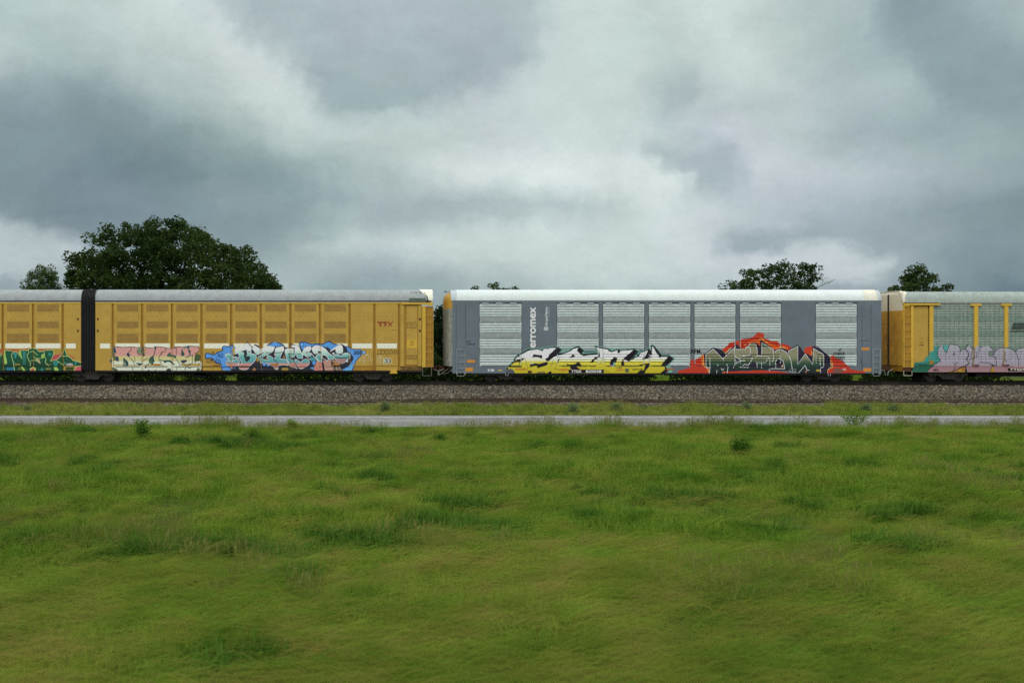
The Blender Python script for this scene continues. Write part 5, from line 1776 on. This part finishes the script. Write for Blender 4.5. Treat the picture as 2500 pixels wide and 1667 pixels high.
def rail(y, zf, xs, m, parent):
    mb = MB()
    pr = rail_prof()
    K = len(pr)
    vs = [(x, y + a, zf(x) + b) for x in xs for a, b in pr]
    fs = [(i * K + j, i * K + (j + 1) % K, (i + 1) * K + (j + 1) % K, (i + 1) * K + j) for i in range(len(xs) - 1) for j in range(K)]
    fs += [tuple(range(K)), tuple(range((len(xs) - 1) * K, len(xs) * K))[::-1]]
    mb.add(vs, fs)
    return mb.build('rail', m, parent)


T1 = thing('railway_track', (0, 61.6, -0.2), 'main railway track of dark rails on which the train stands', 'railway track')
for y in (60.86, 62.30):
    rail(y, lambda x: 0.0, [-300, 300], RAILM, T1)
tm = mat('dark_tie_wood', (0.035, 0.028, 0.022), .9, var=.3)
for k in range(98):
    mb = MB()
    x = -29.4 + k * 0.6
    mb.box(x - .11, x + .11, 60.35, 62.82, -.34, -.186)
    mb.build('tie', tm, T1)
mb = MB()
for k in range(450):
    for s in (-1, 1):
        x = s * (30.0 + k * 0.6)
        mb.box(x - .11, x + .11, 60.35, 62.82, -.34, -.186)
o = mb.build('tie', tm, T1); o['kind'] = 'stuff'
T2 = thing('railway_track', (0, 55.0, -1), 'old rusty siding track sagging along the foot of the ballast beside the grass verge', 'railway track')
sx = [0, 200, 450, 640, 800, 1000, 1150, 1280, 1450, 1700, 1800, 2100, 2300, 2500]
sy = [974.5, 975, 977.5, 979.3, 980, 977.8, 975.4, 974.4, 976, 979, 978.8, 978, 978.5, 978.3]
sX = [XC + (x - PXC) / 42.54 for x in sx]
sZ = [CZ - (y - 833.5) / 42.54 for y in sy]
xs = [-300, -100] + [-40 + 1.0 * k for k in range(81)] + [100, 300]
zf = lambda x: float(np.interp(x, sX, sZ))
for y in (54.3, 55.735):
    rail(y, zf, xs, RAILR, T2)

# ---------------------------------------------------------------- grass
def grass_mat(name, ramp, tip=0.0):
    m = bpy.data.materials.new(name)
    m.use_nodes = True
    t = NT(m.node_tree)
    b = t.n['Principled BSDF']
    b.inputs['Roughness'].default_value = 0.75
    b.inputs['Specular IOR Level'].default_value = 0.04
    g = t.add('ShaderNodeNewGeometry')
    p = g.outputs['Position']
    n1 = t.noise(t.scale(p, (1, 1, 0)), 0.16, 4, 0.6)
    n2 = t.noise(t.scale(p, (1, 1, 0)), 0.9, 4, 0.6)
    oi = t.add('ShaderNodeObjectInfo')
    s = t.math('ADD', t.math('MULTIPLY', n1.outputs['Fac'], 0.55), t.math('MULTIPLY', n2.outputs['Fac'], 0.45))
    s = t.math('ADD', s, t.math('MULTIPLY', t.math('SUBTRACT', oi.outputs['Random'], 0.5), 0.16))
    c = t.ramp(s, ramp)
    t.put(b.inputs['Base Color'], c)
    tr = t.add('ShaderNodeBsdfTranslucent')
    t.put(tr.inputs[0], c)
    mx = t.add('ShaderNodeMixShader')
    mx.inputs[0].default_value = 0.35
    t.l.new(b.outputs[0], mx.inputs[1])
    t.l.new(tr.outputs[0], mx.inputs[2])
    t.l.new(mx.outputs[0], t.n['Material Output'].inputs[0])
    MATS[name] = m
    return m


GM = grass_mat('field_grass', [(0.36, (0.066, 0.155, 0.010)), (0.44, (0.124, 0.228, 0.022)), (0.52, (0.182, 0.280, 0.030)), (0.60, (0.228, 0.295, 0.040)), (0.68, (0.275, 0.290, 0.040))])
GV = grass_mat('verge_grass', [(0.34, (0.20, 0.28, 0.04)), (0.5, (0.31, 0.37, 0.065)), (0.64, (0.40, 0.40, 0.11))])
GD = grass_mat('weed_leaf', [(0.34, (0.050, 0.125, 0.014)), (0.5, (0.078, 0.168, 0.020)), (0.66, (0.115, 0.195, 0.028))])
GT = grass_mat('dry_stem', [(0.36, (0.15, 0.18, 0.035)), (0.5, (0.22, 0.23, 0.06)), (0.66, (0.25, 0.22, 0.07))])
GW = grass_mat('dark_weed_leaf', [(0.34, (0.022, 0.060, 0.012)), (0.5, (0.036, 0.088, 0.016)), (0.66, (0.055, 0.110, 0.022))])
GB = grass_mat('blue_green_weed', [(0.34, (0.11, 0.17, 0.07)), (0.66, (0.17, 0.235, 0.10))])


def tuft(m, n, rad, h0, h1, w, lean, segs=3, name='grass_shape'):
    vs, fs = [], []
    for _ in range(n):
        a = rng.uniform(0, 6.283)
        r = rad * math.sqrt(rng.uniform(0, 1))
        x, y = r * math.cos(a), r * math.sin(a)
        h = rng.uniform(h0, h1)
        da = rng.uniform(0, 6.283)
        ln = rng.uniform(.2, 1) * lean * h
        wx, wy = -math.sin(da) * w / 2, math.cos(da) * w / 2
        k = len(vs)
        for s in range(segs + 1):
            t = s / segs
            ww = 1 - t ** 1.5 * .92
            px, py, pz = x + math.cos(da) * ln * t * t, y + math.sin(da) * ln * t * t, h * (t - .18 * t * t * lean)
            vs.append((px - wx * ww, py - wy * ww, pz))
            vs.append((px + wx * ww, py + wy * ww, pz))
        for s in range(segs):
            fs.append((k + 2 * s, k + 2 * s + 1, k + 2 * s + 3, k + 2 * s + 2))
    me = bpy.data.meshes.new(name)
    me.from_pydata(vs, [], fs)
    me.materials.append(m)
    return bpy.data.objects.new(name, me)


def stems(m, n, rad, h0, h1):
    """dry stalks with a small seed head"""
    vs, fs = [], []
    for _ in range(n):
        a = rng.uniform(0, 6.283)
        r = rad * math.sqrt(rng.uniform(0, 1))
        x, y = r * math.cos(a), r * math.sin(a)
        h = rng.uniform(h0, h1)
        lx, ly = rng.normal(0, .12, 2) * h
        for (w, a0, a1) in ((.004, 0, .8), (.016, .78, 1.0)):
            k = len(vs)
            for t in (a0, (a0 + a1) / 2, a1):
                ww = w if t != a1 else w * .3
                vs += [(x + lx * t * t - ww / 2, y + ly * t * t, h * t), (x + lx * t * t + ww / 2, y + ly * t * t + .003, h * t)]
            fs += [(k, k + 1, k + 3, k + 2), (k + 2, k + 3, k + 5, k + 4)]
    me = bpy.data.meshes.new('stem_shape')
    me.from_pydata(vs, [], fs)
    me.materials.append(m)
    return bpy.data.objects.new('stem_shape', me)


def vnoise(x, y, s, seed=0):
    """cheap smooth 2-D noise in 0..1"""
    r = np.random.default_rng(seed)
    G = r.uniform(0, 1, (256, 256))
    xx, yy = x / s + 1000, y / s + 1000
    xi, yi = np.floor(xx).astype(int), np.floor(yy).astype(int)
    fx, fy = xx - xi, yy - yi
    fx, fy = fx * fx * (3 - 2 * fx), fy * fy * (3 - 2 * fy)
    g = lambda a, b: G[a % 256, b % 256]
    return (g(xi, yi) * (1 - fx) + g(xi + 1, yi) * fx) * (1 - fy) + (g(xi, yi + 1) * (1 - fx) + g(xi + 1, yi + 1) * fx) * fy


def field_points(n, y0, y1, wfac=0.58, wadd=9, power=1.0):
    y = y0 + (y1 - y0) * rng.uniform(0, 1, n) ** power
    hw = wfac * y + wadd
    HW = wfac * y1 + wadd
    x = rng.uniform(-1, 1, n) * HW
    k = np.abs(x) < hw
    return x[k] + XC + .1515 * y[k], y[k]


def damp(x, y):
    """where broad-leaved weeds crowd out the grass: small patches and one long hollow"""
    hol = np.exp(-((x + 11.6) / 2.1) ** 2 - ((y - 17.6) / 1.2) ** 2)
    h2 = np.exp(-((x - 3.0) / .9) ** 2 - ((y - 21.6) / .7) ** 2) + np.exp(-((x + 13.9) / 3.2) ** 2 - ((y - 35) / 1.6) ** 2)
    for (px, py, w) in ((1335, 1370, .5), (1110, 1225, .5), (1245, 1283, .35), (1480, 1270, .4), (2180, 1325, .7), (2320, 1330, .45), (2450, 1165, .9), (1700, 1390, .5), (2090, 1440, .5), (935, 1172, .5), (90, 1300, .8), (1720, 1215, .4),
                        (1990, 1255, .4), (580, 1255, .7), (1055, 1260, .8), (2330, 1420, .5), (1260, 1385, .35), (700, 1400, .45), (1860, 1240, .35), (520, 1620, .5), (1000, 1600, .4)):
        yy = FPX * 3.75 / (py - 833.5)
        h2 = h2 + .8 * np.exp(-((x - WX(px, yy)) / w) ** 2 - ((y - yy) / (w * 1.2)) ** 2)
    den = vnoise(x, y, 1.5, 21) * .5 + vnoise(x, y, .6, 22) * .5
    return den + .40 * np.minimum(hol + h2, 1.2) - .10 * (y < 13)


gs_ = [tuft(GM, 34, .20, .10, .30, .009, .9) for _ in range(5)] + [tuft(GM, 30, .2, .12, .36, .008, .6)]
x, y = field_points(76000, 8.5, 42.3)
z = ground_z(x, y)
sc = 0.40 + 1.15 * vnoise(x, y, 1.7, 3) * (0.6 + 0.8 * vnoise(x, y, 0.6, 5))
sc = sc * np.where(damp(x, y) > .78, .6, 1.0)
scatter('field_grass', np.stack([x, y, z - .01], -1), sc, gs_, tilt=.15, label='lush green grass filling the foreground field', cat='grass')
dk_ = [tuft(GD, 40, .20, .12, .34, .016, .8) for _ in range(4)]
x, y = field_points(70000, 9.0, 41.5)
k = damp(x, y) > .78 + rng.uniform(-.06, .06, len(x))
x, y = x[k], y[k]
scatter('field_weeds', np.stack([x, y, ground_z(x, y)], -1), rng.uniform(.8, 1.5, len(x)), dk_, tilt=.15, label='darker broad leaved weeds in patches through the field', cat='weeds')
sm = [stems(GT, 12, .25, .35, .62) for _ in range(4)]
x, y = field_points(26000, 9.0, 42.5, power=1.2)
den = vnoise(x, y, 3.5, 41) * .6 + vnoise(x, y, 1.2, 42) * .4
k = den + .2 * (y > 39.5) > .76
x, y = x[k], y[k]
scatter('dry_stems', np.stack([x, y, ground_z(x, y)], -1), rng.uniform(.5, .95, len(x)), sm, tilt=.12, label='tan seed stalks standing above the grass', cat='grass stalks')
# wind-laid olive grass, all leaning along the track, thick in the near field
GO = grass_mat('olive_grass', [(0.36, (0.10, 0.155, 0.016)), (0.45, (0.155, 0.190, 0.024)), (0.54, (0.200, 0.205, 0.036)), (0.64, (0.26, 0.210, 0.060))])


def laid(m, n, rad, h0, h1, w, name='laid_grass_shape'):
    vs, fs = [], []
    for _ in range(n):
        a = rng.uniform(0, 6.283)
        r = rad * math.sqrt(rng.uniform(0, 1))
        x, y = r * math.cos(a), r * math.sin(a)
        h = rng.uniform(h0, h1)
        ln = h * rng.uniform(.9, 2.3) * (1 if rng.uniform() < .8 else -1)
        dy = rng.normal(0, .05)
        k = len(vs)
        for s in range(5):
            t = s / 4
            ww = w * (1 - t ** 2 * .9) / 2
            px, pz = x + ln * t ** 1.6, h * math.sin(t * 2.0) / math.sin(1.571)
            vs.append((px, y + dy * t, pz - ww))
            vs.append((px, y + dy * t + .002, pz + ww))
        for s in range(4):
            fs.append((k + 2 * s, k + 2 * s + 1, k + 2 * s + 3, k + 2 * s + 2))
    me = bpy.data.meshes.new(name)
    me.from_pydata(vs, [], fs)
    me.materials.append(m)
    return bpy.data.objects.new(name, me)


lg = [laid(GO, 38, .32, .14, .30, .005) for _ in range(4)] + [laid(GM, 38, .32, .14, .30, .005) for _ in range(2)]
x, y = field_points(52000, 8.3, 41.5)
k = rng.uniform(0, 1, len(x)) < np.clip(1.25 - (y - 9) / 9, .10, 1) * (.35 + 1.1 * vnoise(x, y, 3.0, 61)) * (damp(x, y) < .80)
x, y = x[k], y[k]
scatter('laid_grass', np.stack([x, y, ground_z(x, y) - .01], -1), rng.uniform(.7, 1.25, len(x)), lg, tilt=.12, spin=.25, label='olive grass blown flat along the track side in the foreground', cat='grass')
# fringe at the road edge
fr_ = [tuft(GM, 30, .22, .2, .55, .009, .5) for _ in range(3)] + [stems(GT, 14, .25, .4, .8)]
n = 5900
x = rng.uniform(-44, 40, n); y = 41.1 + 1.35 * rng.uniform(0, 1, n) ** .8
scatter('road_edge_grass', np.stack([x, y, prof_z(y) + .02], -1), 
        .26 + .75 * vnoise(x, y, 1.4, 9) ** 1.8 + .16 * vnoise(x, y, .4, 10), fr_, tilt=.15, label='taller grass fringing the near edge of the road', cat='grass')
vg = [tuft(GV, 34, .2, .12, .34, .009, .7) for _ in range(4)] + [tuft(GD, 26, .18, .1, .3, .012, .8), stems(GT, 12, .2, .25, .45)]
n = 18800
x = rng.uniform(-46, 44, n); y = 49.95 + 3.6 * rng.uniform(0, 1, n)
lim = 51.9 + 1.0 * vnoise(x, y * 0, 2.2, 77) + .35 * vnoise(x, y * 0, .5, 78)
k = y < lim
x, y = x[k], y[k]
scatter('verge_grass', np.stack([x, y, np.maximum(prof_z(y), np.where(y > 52.9, bal_z(y), -9)) - .01], -1), .6 + .7 * vnoise(x, y, 1.2, 13), vg, tilt=.15, label='yellow green grass strip between the road and the ballast', cat='grass')
# grass beyond the train
bg_ = [tuft(GM, 40, .5, .2, .6, .02, .7) for _ in range(3)]
n = 6000
x = rng.uniform(-44, 44, n); y = 72 + 18 * rng.uniform(0, 1, n) ** 1.4
scatter('far_grass', np.stack([x, y, prof_z(y)], -1), rng.uniform(.8, 1.4, n), bg_, tilt=.1, label='bright grass seen under the train', cat='grass')


# ---------------------------------------------------------------- leaves, trees, shrubs
def leaf_mat(name, c0, c1, c2):
    return grass_mat(name, [(0.36, c0), (0.5, c1), (0.64, c2)])


def leaf_mesh(name, C, size, m, parent=None, flat=.5):
    """C (n,3) leaf centres; each leaf a folded diamond of two triangles"""
    n = len(C)
    a = rng.uniform(0, 2 * np.pi, n)
    el = rng.uniform(-.9, .9, n)
    d = np.stack([np.cos(a) * np.cos(el), np.sin(a) * np.cos(el), np.sin(el)], -1)
    r = rng.normal(0, 1, (n, 3))
    s = np.cross(d, r)
    s /= np.linalg.norm(s, axis=1, keepdims=True) + 1e-9
    sz = (size * rng.uniform(.6, 1.3, n))[:, None]
    nn = np.cross(d, s)
    V = np.stack([C - d * sz * .5, C + s * sz * .36 + nn * sz * .08, C + d * sz * .5, C - s * sz * .36 + nn * sz * .08], 1).reshape(-1, 3)
    F = np.arange(4 * n).reshape(n, 4)
    off = np.array(OFF[parent.name]) if parent is not None else 0
    me = fast_mesh(name, V - off, F, m)
    o = bpy.data.objects.new(name, me)
    COL.objects.link(o)
    if parent is not None:
        o.parent = parent
        OFF[o.name] = OFF[parent.name]
    return o


def inside(px, pz, poly):
    c = np.zeros(len(px), bool)
    n = len(poly)
    for i in range(n):
        x1, y1 = poly[i]
        x2, y2 = poly[(i + 1) % n]
        cnd = ((y1 > pz) != (y2 > pz)) & (px < (x2 - x1) * (pz - y1) / (y2 - y1 + 1e-12) + x1)
        c ^= cnd
    return c


def branch(mb, p0, p1, r0, r1, wob=.25):
    p0, p1 = Vector(p0), Vector(p1)
    L = (p1 - p0).length
    q = [p0 + (p1 - p0) * t + Vector(rng.normal(0, wob * L * .1, 3)) * (math.sin(t * math.pi)) for t in (0, .33, .66, 1)]
    mb.tube(q, r0, 6, r1=r1)


BARK = mat('tree_bark', (0.05, 0.042, 0.034), .9, var=.3, vscale=8)


def tree(outline, Y, m, leaf, nclump, per, clump_r, label, depth, base_z=-.95, stems_=1, low=None, cat='tree', group='trees rising behind the train', gaps=.0, bare=None, name='broadleaf_tree', inset=.55):
    """outline: photograph pixels of the visible crown; the crown is filled as a volume at distance Y"""
    k = FPX / Y
    W = [(WX(x, Y), CZ + (833.5 - y) / k) for x, y in outline]
    xs, zs = [p[0] for p in W], [p[1] for p in W]
    x0, x1, z1 = min(xs), max(xs), max(zs)
    cx = (x0 + x1) / 2
    low = min(zs) if low is None else low
    T = thing(name, (cx, Y, base_z), label, cat, group)
    # clump centres: inside the outline (kept off the edge), and in an ellipsoid of depth
    n = nclump * 14
    px = rng.uniform(x0, x1, n)
    pz = rng.uniform(low, z1, n)
    W2 = W[:]
    # carry the outline down to the underside of the crown
    W2 = [(W[0][0] * .9 + cx * .1, low)] + W + [(W[-1][0] * .9 + cx * .1, low)]
    ok = inside(px, pz, W2)
    for s in (-inset, inset):
        ok &= inside(px + clump_r * s, pz, W2)
    ok &= inside(px, pz + clump_r * (inset + .07), W2)
    px, pz = px[ok][:nclump], pz[ok][:nclump]
    hx = (x1 - x0) / 2
    e = np.clip(1 - ((px - cx) / hx) ** 2, .05, 1) * np.clip(1 - ((pz - low) / (z1 - low + .01) - .35) ** 2 * 1.6, .1, 1)
    py = rng.uniform(-1, 1, len(px)) * depth * np.sqrt(e)
    if gaps > 0:
        hole = vnoise(px * 3, pz * 3, 1.6, 5)
        kk = hole > gaps
        px, pz, py = px[kk], pz[kk], py[kk]
    C = np.repeat(np.stack([px, Y + py, pz], -1), per, 0)
    dv = rng.normal(0, 1, (len(C), 3))
    dv /= np.linalg.norm(dv, axis=1, keepdims=True)
    rr = clump_r * rng.uniform(.35, 1.12, len(C)) ** .6
    cl = np.repeat(rng.uniform(.6, 1.3, len(px)), per)
    C = C + dv * (rr * cl)[:, None] * np.array([1, 1, .8])
    leaf_mesh('crown', C, leaf, m, T)
    tb = MB()
    zt = low + (z1 - low) * .55
    for s in range(stems_):
        sx_ = cx + (s - (stems_ - 1) / 2) * hx * .5
        tb.tube([(sx_, Y, base_z - .1), (sx_ + .1, Y, (base_z + low) / 2), (sx_ + rng.normal(0, .2), Y, low + .3 * (zt - low)), (sx_ + rng.normal(0, .4), Y, zt)], .045 * hx + .07, 9, r1=.03)
    idx = rng.permutation(len(px))[:min(len(px), 46)]
    for i in idx:
        sx_ = cx + (round(((px[i] - cx) / hx + 1) / 2 * (stems_ - 1)) - (stems_ - 1) / 2) * hx * .5 if stems_ > 1 else cx
        z0 = min(low + .15 * (z1 - low) + rng.uniform(0, .35) * (z1 - low), pz[i])
        branch(tb, (sx_, Y, z0), (px[i], Y + py[i], pz[i]), .02 * hx * .6 + .02, .012)
    tb.build('trunk', BARK, T)
    if bare:
        bt = MB()
        for (a, b, c, d) in bare:
            branch(bt, (WX(a, Y), Y, CZ + (833.5 - b) / k), (WX(c, Y), Y + rng.normal(0, .4), CZ + (833.5 - d) / k), .05, .012, .8)
            for _ in range(5):
                t = rng.uniform(.3, 1)
                mx_, mz_ = a + (c - a) * t, b + (d - b) * t
                branch(bt, (WX(mx_, Y), Y, CZ + (833.5 - mz_) / k), (WX(mx_ + rng.normal(4, 7), Y), Y + rng.normal(0, .5), CZ + (833.5 - mz_ + abs(rng.normal(9, 4))) / k), .022, .008, .8)
        bt.build('bare_branches', mat('dead_twig', (0.10, 0.09, 0.075), .9, var=.2), T)
    return T


LF_D = leaf_mat('dark_leaf', (0.020, 0.040, 0.011), (0.034, 0.062, 0.016), (0.058, 0.088, 0.022))
LF_M = leaf_mat('mid_leaf', (0.030, 0.056, 0.016), (0.052, 0.085, 0.024), (0.080, 0.118, 0.034))
LF_L = leaf_mat('light_leaf', (0.050, 0.090, 0.028), (0.080, 0.128, 0.042), (0.115, 0.165, 0.055))
big = [(168, 707), (170, 664), (176, 634), (184, 622), (194, 613), (205, 628), (213, 623), (233, 597), (245, 590), (252, 574), (262, 580), (284, 548), (296, 560), (310, 552), (333, 550), (345, 562), (355, 539), (380, 538), (404, 540),
       (417, 554), (430, 540), (443, 535), (465, 541), (478, 548), (485, 565), (497, 560), (507, 575), (520, 567), (530, 594), (549, 592), (565, 600), (578, 612), (596, 605), (610, 596), (620, 606), (627, 620), (636, 639), (648, 655), (654, 655), (664, 670), (671, 682), (680, 696), (690, 701), (692, 707)]
tree(big, 86, LF_D, .26, 1150, 72, .62, 'huge dark spreading broadleaf tree behind the yellow wagons', 7.0, low=3.2, stems_=3, gaps=.05, inset=.4)
tree([(52, 712), (54, 702), (66, 680), (80, 664), (90, 652), (103, 645), (110, 655), (118, 649), (130, 664), (138, 670), (145, 690), (148, 712)], 92, LF_L, .16, 420, 50, .36, 'small light green tree at the far left, left of the huge dark tree', 1.5, low=2.6, inset=.12)
tree([(1148, 712), (1150, 700), (1160, 694), (1166, 687), (1176, 688), (1184, 697), (1196, 698), (1206, 688), (1216, 688), (1222, 698), (1230, 692), (1240, 698), (1252, 695), (1259, 700), (1260, 712)], 88, LF_M, .19, 110, 44, .32, 'low leafy treetop just showing above the left part of the white roof', 1.6, low=1.4, inset=.1)
tree([(1760, 712), (1763, 700), (1770, 694), (1780, 702), (1789, 692), (1794, 676), (1801, 661), (1812, 660), (1822, 668), (1832, 660), (1843, 654), (1858, 656), (1866, 648), (1878, 652), (1888, 640), (1898, 638), (1910, 644), (1918, 646), (1922, 660),
      (1932, 664), (1938, 652), (1950, 645), (1966, 652), (1980, 648), (1992, 660), (1990, 672), (1996, 682), (1992, 695), (1984, 712)], 84, LF_M, .21, 520, 48, .40, 'ragged tree with bare twigs on its right behind the grey wagon', 3.2, low=1.6, stems_=2, gaps=.17, inset=.2,
     bare=[(1965, 712, 2005, 682), (1975, 714, 2024, 688), (1960, 705, 1990, 668), (1930, 700, 1945, 655)])
tree([(2186, 714), (2190, 700), (2203, 690), (2203, 677), (2210, 660), (2218, 648), (2230, 656), (2240, 645), (2252, 648), (2260, 658), (2268, 652), (2276, 664), (2281, 672), (2280, 686), (2262, 690), (2250, 694), (2262, 704), (2268, 714)], 84, LF_M, .20, 280, 48, .36, 'taller dark tree above the cream hooded end of the right wagon', 1.8, low=1.6, gaps=.08, inset=.15)
tree([(2283, 714), (2285, 700), (2290, 690), (2295, 682), (2303, 692), (2310, 688), (2317, 682), (2319, 698), (2320, 714)], 84, LF_M, .20, 70, 56, .38, 'small rounded treetop right of the taller dark tree, above the weathered roof', .9, low=1.6)
tree([(2158, 714), (2164, 696), (2170, 694), (2176, 704), (2186, 712)], 86, LF_L, .17, 30, 50, .30, 'little pale sapling top just left of the taller dark tree', .6, low=1.8)
# bush filling the gap between the wagons
tree([(1040, 940), (1048, 800), (1058, 760), (1070, 744), (1079, 738), (1086, 752), (1096, 790), (1104, 940)], 69.5, leaf_mat('conifer_leaf', (0.012, 0.026, 0.010), (0.022, 0.042, 0.014), (0.04, 0.07, 0.02)), .16, 190, 62, .30,
     'dark pointed bush in the gap between the yellow and grey wagons', 1.2, low=-.6, cat='bush', group=None, name='bush')
# undergrowth seen beneath the train: dark scrub with open gaps
n = 80000
ux = rng.uniform(-36, 36, n)
uy = 66.0 + 5 * rng.uniform(0, 1, n)
hh = vnoise(ux, uy * 0, 1.6, 91) * .6 + vnoise(ux, uy * 0, .5, 92) * .4
op = np.zeros(n, bool)
for a, b in ((428, 448), (549, 578), (1592, 1640), (2076, 2104)):
    k = FPX / uy
    pxx = PXC + (ux - XC) * k + rng.normal(0, 4, n)
    op |= (pxx > a) & (pxx < b)
uz = -.95 + rng.uniform(0, 1, n) * np.where(op, .5, 3.4 * hh + 1.0)
o = leaf_mesh('undergrowth', np.stack([ux, uy, uz], -1), .22, LF_D)
tag(o, 'dark scrub growing behind the train, seen beneath the wagons', 'undergrowth', None, 'stuff')


# ---------------------------------------------------------------- single weeds that stand out
def weed(px, py, Y, w, h, m, label, n=260, leaf=.10, spiky=0, seed=0, name='weed_clump', cat='weed', zf=None):
    k = FPX / Y
    X = WX(px, Y)
    z0 = float(zf if zf is not None else ground_z(np.array([X]), np.array([Y]))[0])
    T = thing(name, (X, Y, z0), label, cat, 'single weeds standing out of the grass')
    sb = MB()
    C = []
    ns = 14 if not spiky else spiky
    for i in range(ns):
        a = rng.uniform(0, 6.283)
        r = w / 2 * rng.uniform(.2, 1)
        if spiky:
            f = (i / (ns - 1) * 2 - 1)
            tip = Vector((X + f * w / 2, Y + rng.normal(0, .15), z0 + h * (1 - .35 * abs(f)) * rng.uniform(.8, 1.05)))
        else:
            tip = Vector((X + r * math.cos(a), Y + r * math.sin(a) * .7, z0 + h * rng.uniform(.55, 1) * (1 - .4 * (r / w * 2) ** 2)))
        base = Vector((X + (tip.x - X) * .15, Y, z0))
        mid = base.lerp(tip, .5) + Vector((0, 0, h * .08))
        sb.tube([base, mid, tip], .008, 4, r1=.003)
        for _ in range(int(n * 3.0) // ns):
            t = rng.uniform(.12, 1) ** .8
            p = (base.lerp(mid, t * 2) if t < .5 else mid.lerp(tip, t * 2 - 1)) + Vector(rng.normal(0, .05 if spiky else .09, 3))
            C.append((p.x, p.y, max(p.z, z0 + .02)))
    sb.build('stem', m, T)
    leaf_mesh('leaves', np.array(C), leaf * .8, m, T)


weed(2088, 1045, 41.9, 1.35, 1.15, GM, 'tall fan shaped weed standing up against the road on the right', 420, .07, spiky=17)
weed(350, 1085, 36.5, .75, .95, GD, 'dark upright weed near the road, alone left of the long dark patch', 420, .09)
weed(445, 1090, 34.5, 1.5, .42, GD, 'wide low dark weed patch right of the upright weed on the left', 500, .09)
weed(530, 1092, 34.5, .6, .5, GD, 'small dark weed between the wide low patch and the rounded one on the left', 300, .09)
weed(612, 1075, 36.5, .8, .62, GD, 'rounded dark green weed near the road left of centre', 420, .09)
weed(713, 1050, 41.2, .62, .55, GM, 'yellow green tuft leaning over the near road edge left of centre', 360, .07)
weed(1808, 1120, 31.0, .95, .70, GD, 'round dark green weed alone in the field right of centre', 420, .09)
weed(1075, 1078, 37.0, .6, .42, GD, 'small dark weed near the road at the middle of the field', 260, .08)
weed(65, 1003, 51.0, .4, .45, GB, 'small dark weed on the verge at the far left', 160, .08, zf=-1.25)
weed(942, 1008, 50.9, .6, .68, GB, 'grey green bushy weed on the verge below the lockdown tag', 300, .08, zf=-1.27)
weed(1400, 1010, 50.8, .75, .55, GB, 'grey green weed on the verge below the black number plate', 300, .08, zf=-1.27)
weed(1505, 1008, 50.8, .95, .55, GB, 'broad grey green weed on the verge right of the black number plate', 360, .08, zf=-1.27)
weed(1823, 1004, 51.2, .40, .6, GB, 'narrow weed on the verge below the dark green graffiti', 200, .08, zf=-1.2)
weed(2112, 1006, 50.9, .75, .5, GB, 'weed on the verge above the fan shaped weed, left of its neighbour', 300, .08, zf=-1.27)
weed(2180, 1006, 50.9, .55, .48, GB, 'weed on the verge just right of the fan shaped weed', 260, .08, zf=-1.27)
